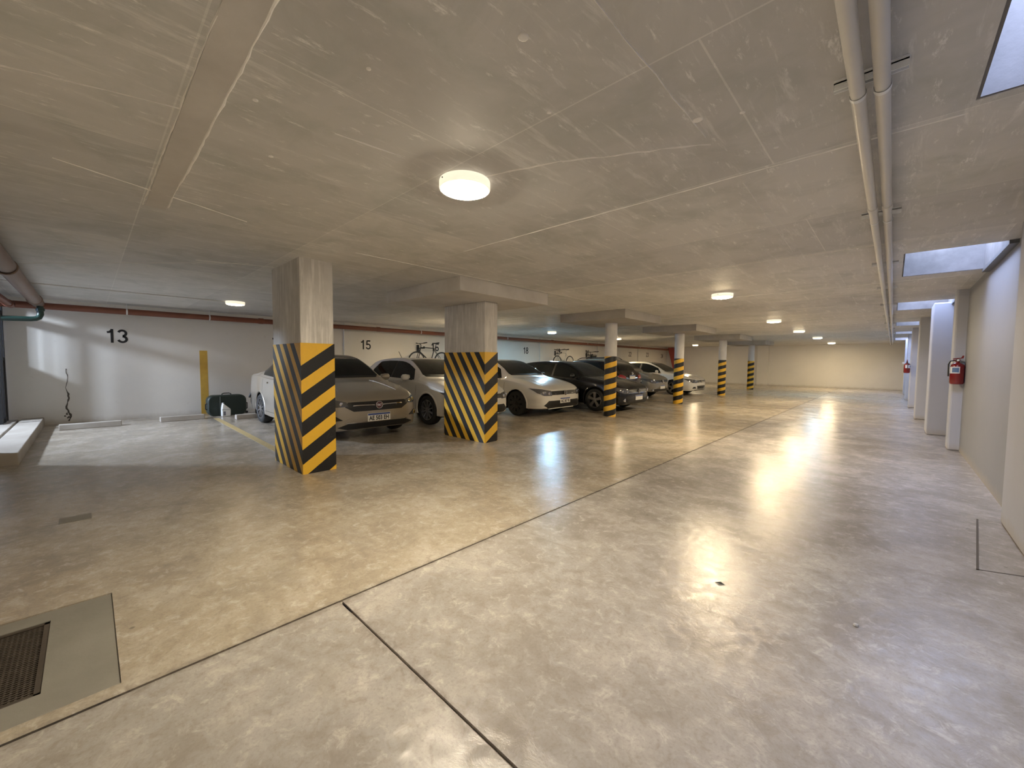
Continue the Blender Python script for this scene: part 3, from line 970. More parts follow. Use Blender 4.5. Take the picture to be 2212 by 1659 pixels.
prof = [(-0.085, 0.0), (0.085, 0.0), (0.088, 0.16), (0.08, 0.175), (-0.03, 0.285), (-0.07, 0.285), (-0.086, 0.17)]
b_.prism(prof, 'x', -0.055, 0.055)
b_.build('body', MAT['bottle'], t, smooth='auto', bevel=0.018)
MB().lathe([(0.022, 0.275), (0.022, 0.312), (0.018, 0.316)], 'z', 14, (0, -0.05, 0)).build('cap', MAT['bottle'], t, smooth='auto')
MB().box(0.052, 0.0565, -0.055, -0.012, 0.03, 0.12).build('label_print', MAT['print'], t)
MB().box(0.052, 0.0575, -0.086, 0.086, 0.155, 0.162).build('seam_line', MAT['suitcase_trim'], t)

# ------------------------------------------------------------------ extinguishers
def extinguisher(loc, label, sc=1.0, rz=0.0):
    t = empty('fire_extinguisher', loc, rz)
    t.scale = (sc, sc, sc)
    tag(t, label, 'extinguisher')
    r_ = 0.078
    MB().lathe([(0.045, 0.0), (0.068, 0.006), (r_, 0.03), (r_, 0.27), (0.070, 0.295), (0.045, 0.315), (0.022, 0.325), (0.020, 0.345)], 'z', 28).build('cylinder', MAT['ext_red'], t, smooth='auto')
    def band(z0, z1, a0, a1, e, name, mat):
        m = MB()
        v, f = [], []
        k_ = 14
        for i in range(k_ + 1):
            a = a0 + (a1 - a0) * i / k_
            for z in (z0, z1):
                v.append(((r_ + e) * math.cos(a), (r_ + e) * math.sin(a), z))
        for i in range(k_):
            f.append((2 * i, 2 * i + 2, 2 * i + 3, 2 * i + 1))
        m.add(v, f)
        m.build(name, MAT[mat], t, smooth=True)
    band(0.165, 0.265, R(150), R(285), 0.0015, 'sticker', 'sticker')
    band(0.18, 0.25, R(225), R(278), 0.0028, 'sticker_print', 'sticker_blue')
    MB().lathe([(0.016, 0.34), (0.020, 0.345), (0.020, 0.375), (0.014, 0.38)], 'z', 14).build('valve', MAT['dark_steel'], t, smooth='auto')
    m = MB()
    m.prism([(-0.05, 0.375), (0.055, 0.39), (0.06, 0.43), (0.045, 0.432), (0.03, 0.40), (-0.05, 0.39)], 'y', -0.012, 0.012)
    m.prism([(-0.05, 0.36), (0.03, 0.36), (0.03, 0.37), (-0.05, 0.372)], 'y', -0.010, 0.010)
    m.build('lever', MAT['ext_red'], t)
    MB().lathe([(0.014, 0.0), (0.014, 0.012)], 'y', 12, (0.0, -0.035, 0.362)).build('gauge', MAT['steel'], t)
    MB().tube([(-0.02, 0, 0.36), (-0.075, -0.01, 0.35), (-0.094, -0.015, 0.30), (-0.09, -0.015, 0.12)], 0.009, 8).build('hose', MAT['black_plastic'], t, smooth='auto')
    MB().box(-0.03, 0.03, 0.06, 0.115, 0.30, 0.36).build('wall_hook', MAT['steel'], t)
extinguisher((0.70, 8.985, 1.02), 'red fire extinguisher with a white sticker on the narrow pier between light wells')
extinguisher((0.305, 17.29, 1.06), 'red fire extinguisher seen edge on, on the pier toward the end wall', 0.95, R(90))

# ------------------------------------------------------------------ red frame in the far corner
m = MB().prism([(-11.75, 2.42), (-11.2, 2.42), (-10.55, 0.0), (-11.1, 0.0)], 'y', 28.55, 28.7)
tag(m.build('red_panel', MAT['red_steel'], bevel=0.01), 'slanted red oxide panel leaning in the far corner by bay twenty four', 'panel')

# ------------------------------------------------------------------ litter
m = MB()
m.add([(-0.028, 0, 0), (0, 0.014, 0.008), (0.03, 0.002, 0.002), (0.002, -0.014, 0.006), (0.0, 0.0, 0.011)], [(0, 1, 4), (1, 2, 4), (2, 3, 4), (3, 0, 4), (0, 3, 2, 1)])
tag(m.build('dry_leaf', MAT['leaf'], loc=(-0.69, 2.53, 0.001)), 'small dark dry leaf lying on the aisle floor', 'leaf')
m = MB()
m.lathe([(0.005, 0), (0.012, 0.004), (0.010, 0.011), (0.003, 0.014)], 'z', 7)
tag(m.build('pebble', MAT['pebble'], loc=(-0.08, 2.59, 0)), 'small grey pebble on the aisle floor', 'pebble')

# ------------------------------------------------------------------ bicycles
def bicycle(loc, rz, label, frame='bike_grey', fenders=False, bag=False, group='bicycles hung along the numbered wall'):
    """front wheel toward local -y... built along y, front at -y"""
    t = empty('bicycle', loc, rz)
    tag(t, label, 'bicycle', group)
    rw, wbs = 0.33, 1.04
    for y in (-wbs / 2, wbs / 2):
        w = empty('wheel', (0, y, rw), 0, t)
        MB().torus((0, 0, 0), 'x', rw - 0.02, 0.022, 36, 8).build('tyre', MAT['tyre'], w, smooth=True)
        MB().torus((0, 0, 0), 'x', rw - 0.045, 0.010, 36, 6).build('rim', MAT['alloy'], w, smooth=True)
        sp = MB()
        for k in range(14):
            a = 2 * PI * k / 14
            sp.tube([(0.02 * (-1) ** k, 0, 0), (0, (rw - 0.05) * math.cos(a), (rw - 0.05) * math.sin(a))], 0.0015, 4, False)
        sp.lathe([(0.022, -0.04), (0.022, 0.04)], 'x', 10)
        sp.build('spokes', MAT['steel'], w)
        if fenders:
            MB().torus((0, 0, 0), 'x', rw + 0.03, 0.024, 20, 6, R(20), R(170)).build('mudguard', MAT['black_plastic'], w, smooth=True)
    bb, st, hd, hb = (0, 0.05, 0.29), (0, 0.20, 0.78), (0, -0.36, 0.80), (0, -0.40, 0.66)
    f = MB()
    f.tube([bb, st], 0.016, 10); f.tube([st, hd], 0.016, 10); f.tube([hb, bb], 0.019, 10)
    f.tube([hd, hb], 0.020, 10)
    for s in (-1, 1):
        f.tube([(0.02 * s, 0.06, 0.29), (0.055 * s, wbs / 2, rw)], 0.009, 8)
        f.tube([(0.02 * s, 0.19, 0.74), (0.055 * s, wbs / 2, rw)], 0.008, 8)
    f.build('frame', MAT[frame], t, smooth='auto')
    k = MB()
    for s in (-1, 1):
        k.tube([(0.0, -0.40, 0.665), (0.05 * s, -0.42, 0.62), (0.055 * s, -wbs / 2, rw)], 0.013, 8)
    k.build('fork', MAT[frame], t, smooth='auto')
    k = MB()
    k.tube([hd, (0, -0.345, 0.88), (0, -0.40, 0.92)], 0.014, 8)
    k.tube([(-0.30, -0.33, 0.95), (-0.1, -0.39, 0.925), (0.1, -0.39, 0.925), (0.30, -0.33, 0.95)], 0.012, 8)
    k.build('handlebar', MAT['bike_black'], t, smooth='auto')
    for s in (-1, 1):
        MB().tube([(0.19 * s, -0.37, 0.938), (0.32 * s, -0.325, 0.953)], 0.018, 8).build('grip', MAT['bike_black'], t, smooth='auto')
    MB().tube([st, (0, 0.245, 0.93)], 0.013, 8).build('seat_post', MAT['steel'], t, smooth='auto')
    MB().prism([(-0.13, 0.0), (-0.12, 0.025), (0.0, 0.03), (0.13, 0.055), (0.15, 0.04), (0.12, 0.0), (0.0, -0.01)], 'x', -0.045, 0.045).build('saddle', MAT['bike_black'], t, smooth='auto', loc=(0, 0.25, 0.945), bevel=0.012)
    c = MB()
    c.lathe([(0.085, 0.042), (0.085, 0.046)], 'x', 20, bb)
    c.tube([(0.05, 0.05, 0.29), (0.06, -0.06, 0.16)], 0.009, 6)
    c.tube([(-0.05, 0.05, 0.29), (-0.06, 0.16, 0.42)], 0.009, 6)
    c.box(0.06, 0.15, -0.10, -0.02, 0.15, 0.17)
    c.box(-0.15, -0.06, 0.12, 0.20, 0.41, 0.43)
    c.build('crank', MAT['bike_black'], t)
    if bag:
        MB().prism([(-0.32, 0.46), (0.14, 0.36), (0.17, 0.74), (-0.28, 0.76)], 'x', -0.05, 0.05).build('frame_bag', MAT['bike_black'], t, bevel=0.03)
    return t
def wall_hook(y, z, label):
    m = MB().box(-0.02, 0.38, -0.02, 0.02, -0.015, 0.015)
    m.box(0.34, 0.38, -0.02, 0.02, -0.015, 0.06)
    m.box(-0.02, 0.0, -0.05, 0.05, -0.12, 0.12)
    o = m.build('bike_hook', MAT['dark_steel'], loc=(XL + 0.02, y, z))
    tag(o, label, 'hook', 'wall hooks carrying the bicycles')
BX = -11.66
bicycle((BX, 8.15, 0.98), 0, 'black mountain bicycle hung on the wall over bay sixteen', 'bike_black')
bicycle((BX, 15.95, 0.98), 0, 'grey framed bicycle hung on the wall between bays eighteen and twenty', 'bike_grey')
bicycle((BX, 18.7, 0.94), 0, 'bicycle with a black frame bag hung by bay twenty', 'bike_black', bag=True)
for y, zz, lb in ((7.9, 1.755, 'steel wall hook under the black mountain bicycle'), (15.7, 1.755, 'steel wall hook under the grey bicycle'), (18.45, 1.715, 'steel wall hook under the bicycle with the bag')):
    wall_hook(y, zz, lb)
bicycle((-11.35, 3.56, 0.0), 0, 'bicycle with black mudguards standing behind the bronze sedan', 'bike_grey', fenders=True, group='bicycle on the floor')

# ------------------------------------------------------------------ cars
def pchip(xs, ys_, xq):
    xs, ys_ = np.asarray(xs, float), np.asarray(ys_, float)
    h = np.diff(xs)
    d = np.diff(ys_) / h
    m = np.zeros_like(ys_)
    m[0], m[-1] = d[0], d[-1]
    for i in range(1, len(xs) - 1):
        if d[i - 1] * d[i] > 0:
            w1, w2 = 2 * h[i] + h[i - 1], h[i] + 2 * h[i - 1]
            m[i] = (w1 + w2) / (w1 / d[i - 1] + w2 / d[i])
    idx = np.clip(np.searchsorted(xs, xq) - 1, 0, len(h) - 1)
    t_ = (xq - xs[idx]) / h[idx]
    h00 = 2 * t_**3 - 3 * t_**2 + 1; h10 = t_**3 - 2 * t_**2 + t_
    h01 = -2 * t_**3 + 3 * t_**2; h11 = t_**3 - t_**2
    return h00 * ys_[idx] + h10 * h[idx] * m[idx] + h01 * ys_[idx + 1] + h11 * h[idx] * m[idx + 1]

def catmull(P, per):
    P = [np.array(p, float) for p in P]
    out = []
    for i in range(len(P) - 1):
        p0 = P[max(i - 1, 0)]; p1 = P[i]; p2 = P[i + 1]; p3 = P[min(i + 2, len(P) - 1)]
        for k in range(per):
            u = k / per
            out.append(0.5 * ((2 * p1) + (-p0 + p2) * u + (2 * p0 - 5 * p1 + 4 * p2 - p3) * u * u + (-p0 + 3 * p1 - 3 * p2 + p3) * u**3))
    out.append(P[-1])
    return out

# columns: s (from nose), bottom z, half width, belt z, half width at the top edge, top z
HATCH = [(0.00, 0.31, 0.52, 0.55, 0.46, 0.605), (0.03, 0.24, 0.64, 0.60, 0.56, 0.655), (0.10, 0.20, 0.745, 0.65, 0.65, 0.705),
         (0.25, 0.19, 0.815, 0.71, 0.70, 0.775), (0.50, 0.185, 0.85, 0.78, 0.71, 0.85), (0.80, 0.18, 0.865, 0.84, 0.71, 0.91),
         (1.08, 0.18, 0.87, 0.88, 0.715, 0.955), (1.16, 0.18, 0.87, 0.89, 0.70, 0.985), (1.50, 0.18, 0.872, 0.905, 0.645, 1.19), (1.90, 0.18, 0.872, 0.92, 0.595, 1.365),
         (2.15, 0.18, 0.872, 0.925, 0.585, 1.405), (2.55, 0.18, 0.87, 0.935, 0.58, 1.415), (3.05, 0.185, 0.868, 0.95, 0.57, 1.39),
         (3.45, 0.20, 0.86, 0.965, 0.555, 1.335), (3.66, 0.22, 0.85, 0.97, 0.54, 1.27), (3.84, 0.26, 0.83, 0.96, 0.55, 1.06), (3.93, 0.30, 0.79, 0.92, 0.60, 0.955), (4.00, 0.36, 0.72, 0.84, 0.62, 0.88)]
SEDAN = [(0.00, 0.31, 0.52, 0.56, 0.46, 0.615), (0.03, 0.23, 0.64, 0.61, 0.56, 0.665), (0.10, 0.19, 0.745, 0.66, 0.65, 0.715),
         (0.25, 0.18, 0.815, 0.72, 0.70, 0.785), (0.50, 0.175, 0.85, 0.79, 0.71, 0.855), (0.80, 0.17, 0.863, 0.85, 0.71, 0.92),
         (1.10, 0.17, 0.865, 0.89, 0.715, 0.965), (1.18, 0.17, 0.865, 0.90, 0.70, 0.995), (1.55, 0.17, 0.867, 0.915, 0.64, 1.215), (1.95, 0.17, 0.867, 0.93, 0.59, 1.385),
         (2.25, 0.17, 0.867, 0.94, 0.58, 1.43), (2.65, 0.17, 0.865, 0.95, 0.575, 1.43), (3.05, 0.18, 0.862, 0.965, 0.57, 1.375), (3.45, 0.19, 0.855, 0.985, 0.58, 1.20),
         (3.75, 0.20, 0.845, 0.99, 0.62, 1.065), (4.05, 0.23, 0.83, 0.985, 0.64, 1.04), (4.22, 0.27, 0.80, 0.96, 0.64, 1.02), (4.30, 0.32, 0.75, 0.90, 0.64, 0.95), (4.36, 0.38, 0.69, 0.80, 0.62, 0.84)]
SUV = [(s, zb + 0.05, w, zb2 + (0.06 if s < 1.15 else 0.07), wt + 0.01, zt + (0.06 if s < 1.15 else 0.10)) for (s, zb, w, zb2, wt, zt) in HATCH]

def build_body(tab, wheels, Rw, mat, parent):
    tab = np.array(tab)
    Ls = tab[-1, 0]
    ss = np.unique(np.concatenate([np.linspace(0, 0.3, 14), np.linspace(0.3, Ls - 0.25, 170), np.linspace(Ls - 0.25, Ls, 10)]))
    C_ = [pchip(tab[:, 0], tab[:, k], ss) for k in range(1, 6)]
    rings = []
    for i, s in enumerate(ss):
        zb, w, zl, wt, zt = [c[i] for c in C_]
        zm = zb + (zl - zb) * 0.52
        P = [(0, zb), (w * 0.60, zb), (w * 0.93, zb + 0.012), (w * 0.985, zb + 0.07), (w * 0.992, zb + (zm - zb) * 0.6), (w, zm + 0.03), (w * 0.972, zl - 0.045), (w * 0.945, zl)]
        h_ = zt - zl
        wl_ = w * 0.945
        if h_ > 0.12:
            P += [(wl_ + (wt - wl_) * 0.50, zl + h_ * 0.50), (wt + 0.015, zl + h_ * 0.86), (wt - 0.05, zl + h_ * 0.965), (wt * 0.55, zt - 0.004)]
        else:
            P += [(wl_ * 0.955, zl + h_ * 0.45), (wt * 1.0, zl + h_ * 0.78), (wt * 0.85, zl + h_ * 0.9), (wt * 0.5, zt - 0.006)]
        P.append((0, zt))
        rings.append(catmull(P, 6))
    nr = len(rings[0])
    verts, faces = [], []
    x0 = Ls / 2
    full = 2 * nr - 2
    for i, s in enumerate(ss):
        half = rings[i]
        for j in range(nr):
            verts.append([x0 - s, half[j][0], half[j][1]])
        for j in range(nr - 2, 0, -1):
            verts.append([x0 - s, -half[j][0], half[j][1]])
    for i in range(len(ss) - 1):
        for j in range(full):
            j2 = (j + 1) % full
            faces.append((i * full + j, i * full + j2, (i + 1) * full + j2, (i + 1) * full + j))
    # domed ends
    for i, sgn in ((0, 1), (len(ss) - 1, -1)):
        base = i * full
        prev = [base + j for j in range(full)]
        cyz = np.mean([verts[k][1:] for k in prev], axis=0)
        for q, (sc, dx) in enumerate(((0.75, 0.018), (0.4, 0.028))):
            new = []
            for k in range(full):
                v = verts[base + k]
                new.append(len(verts))
                verts.append([v[0] + sgn * dx, cyz[0] + (v[1] - cyz[0]) * sc, cyz[1] + (v[2] - cyz[1]) * sc])
            for k in range(full):
                k2 = (k + 1) % full
                faces.append((prev[k], new[k], new[k2], prev[k2]))
            prev = new
        faces.append(tuple(prev))
    bvh = BVHTree.FromPolygons([Vector(v) for v in verts], faces)
    # wheel arches
    V = np.array(verts)
    for ax in wheels:
        for side in (1, -1):
            d = np.hypot(V[:, 0] - ax, V[:, 2] - 0.315)
            near = (np.abs(d - Rw) < 0.016) & (V[:, 1] * side > 0.5)
            for k in np.where(near)[0]:
                if d[k] > 1e-4:
                    V[k, 0] = ax + (V[k, 0] - ax) * Rw / d[k]
                    V[k, 2] = 0.315 + (V[k, 2] - 0.315) * Rw / d[k]
    keep = []
    for f in faces:
        c = V[list(f)].mean(axis=0)
        inside = abs(c[1]) > 0.5 and any(math.hypot(c[0] - ax, c[2] - 0.315) < Rw - 0.001 for ax in wheels)
        if not inside:
            keep.append(f)
    m = MB()
    m.add([tuple(v) for v in V], keep)
    o = m.build('body', mat, parent, smooth=True)
    return o, bvh, x0

def conform(bvh, poly, view, name, mat, parent, off=0.004, cell=0.05, thick=0.012, x0=0.0, smooth=True):
    """panel that follows the bodywork. view 'front'/'back': poly in (y, z); 'left'/'right': poly in (x, z); 'top': (x, y)"""
    bm = bmesh.new()
    bm.faces.new([bm.verts.new((p[0], p[1], 0)) for p in poly])
    mn = [min(p[k] for p in poly) for k in (0, 1)]
    mx = [max(p[k] for p in poly) for k in (0, 1)]
    for k in (0, 1):
        a = mn[k] + cell
        while a < mx[k] - 0.005:
            nrm = (1, 0, 0) if k == 0 else (0, 1, 0)
            co = (a, 0, 0) if k == 0 else (0, a, 0)
            bmesh.ops.bisect_plane(bm, geom=bm.verts[:] + bm.edges[:] + bm.faces[:], plane_co=co, plane_no=nrm)
            a += cell
    bmesh.ops.triangulate(bm, faces=bm.faces[:])
    D = {'front': Vector((-1, 0, 0)), 'back': Vector((1, 0, 0)), 'left': Vector((0, -1, 0)), 'right': Vector((0, 1, 0)), 'top': Vector((0, 0, -1))}[view]
    bm.verts.ensure_lookup_table()
    pos = []
    for v in bm.verts:
        a, b = v.co.x, v.co.y
        if view in ('front', 'back'): p = Vector((0, a, b))
        elif view in ('left', 'right'): p = Vector((a, 0, b))
        else: p = Vector((a, b, 0))
        hit, n_, _, _ = bvh.ray_cast(p - D * 6, D)
        if hit is None:
            hit, n_, _, _ = bvh.find_nearest(p - D * 2.3)
        if n_.dot(D) > 0:
            n_ = -n_
        pos.append((hit, n_))
    nv = len(bm.verts)
    vs_ = [h + n_ * off for h, n_ in pos] + [h - n_ * thick for h, n_ in pos]
    fs_ = []
    for f in bm.faces:
        ids = [v.index for v in f.verts]
        fs_.append(tuple(ids))
    for e in bm.edges:
        if len(e.link_faces) == 1:
            a, b = e.verts[0].index, e.verts[1].index
            fs_.append((a, b, b + nv, a + nv))
    bm.free()
    m = MB()
    m.add(vs_, fs_)
    return m.build(name, mat, parent, smooth='auto' if smooth else False)

def arch_lip(bvh, ax, side, Rw, mat, parent):
    m = MB()
    v, f = [], []
    n_ = 28
    for k in range(n_ + 1):
        a = -0.30 + (PI + 0.60) * k / n_
        for q, off in ((Rw - 0.016, -0.012), (Rw - 0.012, 0.008), (Rw + 0.016, 0.009), (Rw + 0.026, -0.002)):
            x, z = ax + q * math.cos(a), max(0.215, 0.315 + q * math.sin(a))
            hit = bvh.ray_cast(Vector((x, side * 4, z)), Vector((0, -side, 0)))[0]
            y = abs(hit.y) if hit else 0.8
            v.append((x, side * (y + off), z))
    for k in range(n_):
        for j in range(3):
            a_ = 4 * k + j
            f.append((a_, a_ + 1, a_ + 5, a_ + 4))
    m.add(v, f)
    m.build('arch_lip', mat, parent, smooth=True)

def mirror(poly):
    return [(-p[0], p[1]) for p in reversed(poly)]

def make_wheel(parent, x, y, style, r_=0.305, wdt=0.195):
    side = 1 if y > 0 else -1
    w = empty('wheel', (x, y, r_), 0, parent)
    hw = wdt / 2
    MB().lathe([(0.20, -hw + 0.01), (0.215, -hw), (r_ - 0.03, -hw), (r_ - 0.008, -hw + 0.02), (r_, -hw + 0.05), (r_, hw - 0.05), (r_ - 0.008, hw - 0.02), (r_ - 0.03, hw), (0.215, hw), (0.20, hw - 0.01)], 'y', 40, cap=False).build('tyre', MAT['tyre'], w, smooth=True)
    ym = side * (hw - 0.012)
    rm_ = MAT['alloy'] if style in ('five', 'multi') else MAT['dark_alloy'] if style == 'dark' else MAT['black_plastic']
    MB().lathe([(0.198, side * (hw - 0.006)), (0.215, side * (hw - 0.002)), (0.205, side * (hw - 0.03)), (0.19, side * 0.0)], 'y', 40, cap=False).build('rim', rm_, w, smooth=True)
    MB().lathe([(0.20, -side * 0.01), (0.20, side * 0.012)], 'y', 32).build('brake_disc', MAT['matt_black'], w)
    sp = MB()
    nsp = {'five': 5, 'multi': 10, 'dark': 7, 'cover': 9}[style]
    wd0, wd1 = {'five': (0.030, 0.042), 'multi': (0.014, 0.012), 'dark': (0.02, 0.026), 'cover': (0.03, 0.045)}[style]
    for k in range(nsp):
        a = 2 * PI * k / nsp + 0.3
        ca, sa = math.cos(a), math.sin(a)
        def P(r__, u, yy):
            return (r__ * ca - u * sa, yy, r__ * sa + u * ca)
        v = [P(0.04, -wd0, ym), P(0.205, -wd1, ym + side * 0.004), P(0.205, wd1, ym + side * 0.004), P(0.04, wd0, ym),
             P(0.04, -wd0, ym - side * 0.03), P(0.205, -wd1, ym - side * 0.03), P(0.205, wd1, ym - side * 0.03), P(0.04, wd0, ym - side * 0.03)]
        sp.add(v, [(0, 1, 2, 3), (4, 5, 6, 7), (0, 1, 5, 4), (1, 2, 6, 5), (2, 3, 7, 6), (3, 0, 4, 7)])
    sp.build('spokes', rm_, w)
    MB().lathe([(0.055, ym - side * 0.02), (0.055, ym + side * 0.004), (0.03, ym + side * 0.010)], 'y', 20).build('hub_cap', rm_, w, smooth='auto')

def plate_part(parent, x, y, z, txt, facing='x'):
    s = 1 if facing == 'x' else -1
    p = empty('number_plate', (x, y, z), 0 if s > 0 else PI, parent)
    MB().box(0, 0.006, -0.2, 0.2, -0.065, 0.065).build('plate', MAT['plate_white'], p, bevel=0.002)
    MB().box(0.0055, 0.0068, -0.195, 0.195, 0.033, 0.061).build('blue_band', MAT['plate_blue'], p)
    if txt:
        text_mesh('lettering', txt, 0.098, MAT['black_paint'], p, (0.0066, 0, -0.018), 'x', sx=0.80, bold=0.003, depth=0.0006)
    return p

def emblem_ring(parent, x, z, r_, mat_disc, style, facing=1):
    e = empty('emblem', (x, 0, z), 0 if facing > 0 else PI, parent)
    MB().torus((0.010, 0, 0), 'x', r_ - 0.006, 0.006, 28, 8).build('ring', MAT['chrome'], e, smooth=True)
    MB().lathe([(r_ - 0.006, -0.02), (r_ - 0.006, 0.008)], 'x', 28).build('disc', mat_disc, e)
    if style == 'word':
        text_mesh('lettering', 'FIAT', r_ * 0.85, MAT['chrome'], e, (0.010, 0, -0.002), 'x', sx=0.72, bold=0.001, depth=0.001)
    else:
        m = MB()
        q = r_ * 0.78
        def bar(a, b):
            m.tube([(0.010, a[0] * q, a[1] * q), (0.010, b[0] * q, b[1] * q)], r_ * 0.085, 6)
        bar((-0.42, 0.9), (0, 0.12)); bar((0.42, 0.9), (0, 0.12))
        bar((-0.95, 0.35), (-0.45, -0.85)); bar((-0.45, -0.85), (0, 0.02)); bar((0, 0.02), (0.45, -0.85)); bar((0.45, -0.85), (0.95, 0.35))
        m.build('letter_strokes', MAT['chrome'], e)
    return e

def scale_tab(tab, ws=1.0, hs=1.0, ls=1.0):
    return [(s * ls, zb, w * ws, zl * hs, wt * ws, zt * hs) for (s, zb, w, zl, wt, zt) in tab]

def make_car(label, tab, nose_x, yc, rz, paint, front='wide', wheel='multi', plate='', rear=False, sedan=False, mirror_mat=None, trim=False, rails=False, group='parked cars', antenna=False):
    Ls = tab[-1][0]
    cx = nose_x - (Ls / 2 if rz == 0 else Ls / 2)
    t = empty('parked_car', (cx, yc, 0), rz)
    tag(t, label, 'car', group)
    fa, ra = Ls / 2 - 0.83, Ls / 2 - 0.83 - (2.52 if sedan else 2.47)
    Rw = 0.345
    body, bvh, x0 = build_body(tab, (fa, ra), Rw, paint, t)
    wmax = max(r_[2] for r_ in tab)
    # wheel housings
    for ax in (fa, ra):
        for s in (1, -1):
            m = MB()
            v, f = [], []
            n_ = 18
            for k in range(n_ + 1):
                a = -0.45 + (PI + 0.9) * k / n_
                for yy in (s * 0.52, s * (wmax - 0.012)):
                    v.append((ax + Rw * math.cos(a), yy, max(0.16, 0.315 + Rw * math.sin(a))))
            for k in range(n_):
                f.append((2 * k, 2 * k + 2, 2 * k + 3, 2 * k + 1))
            f.append(tuple(2 * k for k in range(n_ + 1)))
            m.add(v, f)
            m.build('wheel_housing', MAT['matt_black'], t)
            make_wheel(t, ax, s * (wmax - 0.115), wheel)
    g = MAT['glass']
    def H(s):   # top height of table at s
        return float(pchip([r_[0] for r_ in tab], [r_[5] for r_ in tab], np.array([s]))[0])
    def BL(s):
        return float(pchip([r_[0] for r_ in tab], [r_[3] for r_ in tab], np.array([s]))[0])
    hs = max(r_[5] for r_ in tab)
    # windscreen, rear window
    zb_, zt_ = H(1.22) + 0.012, hs - 0.055
    conform(bvh, [(-0.655, zb_), (0.655, zb_), (0.585, zb_ + 0.6 * (zt_ - zb_)), (0.535, zt_), (0.25, zt_ + 0.012), (-0.25, zt_ + 0.012), (-0.535, zt_), (-0.585, zb_ + 0.6 * (zt_ - zb_))], 'front', 'windscreen', g, t, 0.004, 0.06)
    conform(bvh, [(-0.60, zb_ - 0.035), (0.60, zb_ - 0.035), (0.64, zb_ - 0.002), (-0.64, zb_ - 0.002)], 'front', 'cowl', MAT['black_plastic'], t, 0.006, 0.06)
    if sedan:
        rb = H(3.72) + 0.03
    else:
        rb = hs - 0.34
    rtp = hs - 0.085
    conform(bvh, [(-0.53, rb), (0.53, rb), (0.50, rtp), (-0.50, rtp)], 'back', 'rear_window', g, t, 0.004, 0.06)
    # side glass: front door, rear door
    xs = lambda s: x0 - s
    end = 3.35 if sedan else 3.28
    bpil = 2.30
    def zr(s):  # upper edge of side glass
        return BL(s) + (H(s) - BL(s)) * 0.86 - 0.012
    for s in (1, -1):
        view = 'left' if s > 0 else 'right'
        fr_ = [(xs(1.36), BL(1.36) + 0.022), (xs(bpil - 0.03), BL(bpil) + 0.022)] + [(xs(u), zr(u)) for u in (bpil - 0.03, 2.1, 1.95, 1.8, 1.65, 1.52)]
        rr_ = [(xs(bpil + 0.035), BL(bpil) + 0.022), (xs(end - 0.12), BL(end - 0.12) + 0.03), (xs(end), BL(end) + 0.09 + (0.0 if sedan else 0.06))] + [(xs(u), zr(u)) for u in ((end - 0.18, 2.95, 2.7, bpil + 0.035) if not sedan else (end - 0.28, 2.8, 2.55, bpil + 0.035))]
        conform(bvh, fr_ if s > 0 else fr_, view, 'side_window', g, t, 0.004, 0.07)
        conform(bvh, rr_, view, 'side_window', g, t, 0.004, 0.07)
        conform(bvh, [(xs(bpil + 0.032), BL(bpil) + 0.022), (xs(bpil - 0.028), BL(bpil) + 0.022), (xs(bpil - 0.028), zr(bpil - 0.028)), (xs(bpil + 0.032), zr(bpil + 0.032))], view, 'door_pillar', MAT['black_plastic'], t, 0.003, 0.1)
        # door seams
        for u in (1.22, bpil, 3.22 if not sedan else 3.15):
            bot = 0.30 if u < 3 else 0.52
            conform(bvh, [(xs(u) - 0.003, bot), (xs(u) + 0.003, bot), (xs(u) + 0.003, BL(u) - 0.0), (xs(u) - 0.003, BL(u) - 0.0)], view, 'door_seam', MAT['matt_black'], t, 0.0008, 0.1, 0.002)
        conform(bvh, [(xs(3.1), 0.285), (xs(1.25), 0.285), (xs(1.25), 0.291), (xs(3.1), 0.291)], view, 'sill_seam', MAT['matt_black'], t, 0.0008, 0.15, 0.002)
        for u in (2.12, 2.98):
            z_ = BL(u) - 0.12
            conform(bvh, [(xs(u), z_), (xs(u) + 0.19, z_ + 0.004), (xs(u) + 0.19, z_ + 0.03), (xs(u), z_ + 0.034)], view, 'door_handle', MAT['chrome'] if front == 'flat' else paint, t, 0.022, 0.1, 0.006)
        for ax in (fa, ra):
            arch_lip(bvh, ax, s, Rw, paint, t)
        # mirror
        mr = empty('mirror', (xs(1.47), s * (wmax + 0.075), BL(1.4) + 0.075), 0, t)
        sh = MB()
        pr = [(0.0, -0.10), (0.075, -0.085), (0.092, 0.0), (0.085, 0.07), (0.04, 0.10), (0.0, 0.104)]
        ringp = 16
        v, f = [], []
        for (r__, h__) in pr:
            for k in range(ringp):
                a = 2 * PI * k / ringp
                v.append((0.55 * r__ * math.cos(a), s * h__, 0.72 * r__ * math.sin(a)))
        for i in range(len(pr) - 1):
            for k in range(ringp):
                f.append((i * ringp + k, i * ringp + (k + 1) % ringp, (i + 1) * ringp + (k + 1) % ringp, (i + 1) * ringp + k))
        sh.add(v, f)
        sh.build('mirror_housing', mirror_mat or paint, mr, smooth=True)
        MB().tube([(0.02, -s * 0.07, -0.03), (0.03, -s * 0.17, -0.055)], 0.02, 8).build('mirror_arm', MAT['black_plastic'], mr)
        # tail lamps
        zt2 = 0.88 if sedan else 0.90
        conform(bvh, [(s * 0.42, zt2 - 0.11), (s * 0.74, zt2 - 0.13), (s * 0.78, zt2 - 0.02), (s * 0.70, zt2 + 0.03), (s * 0.45, zt2 - 0.0)][::s], 'back', 'tail_lamp', MAT['tail_red'], t, 0.006, 0.05)
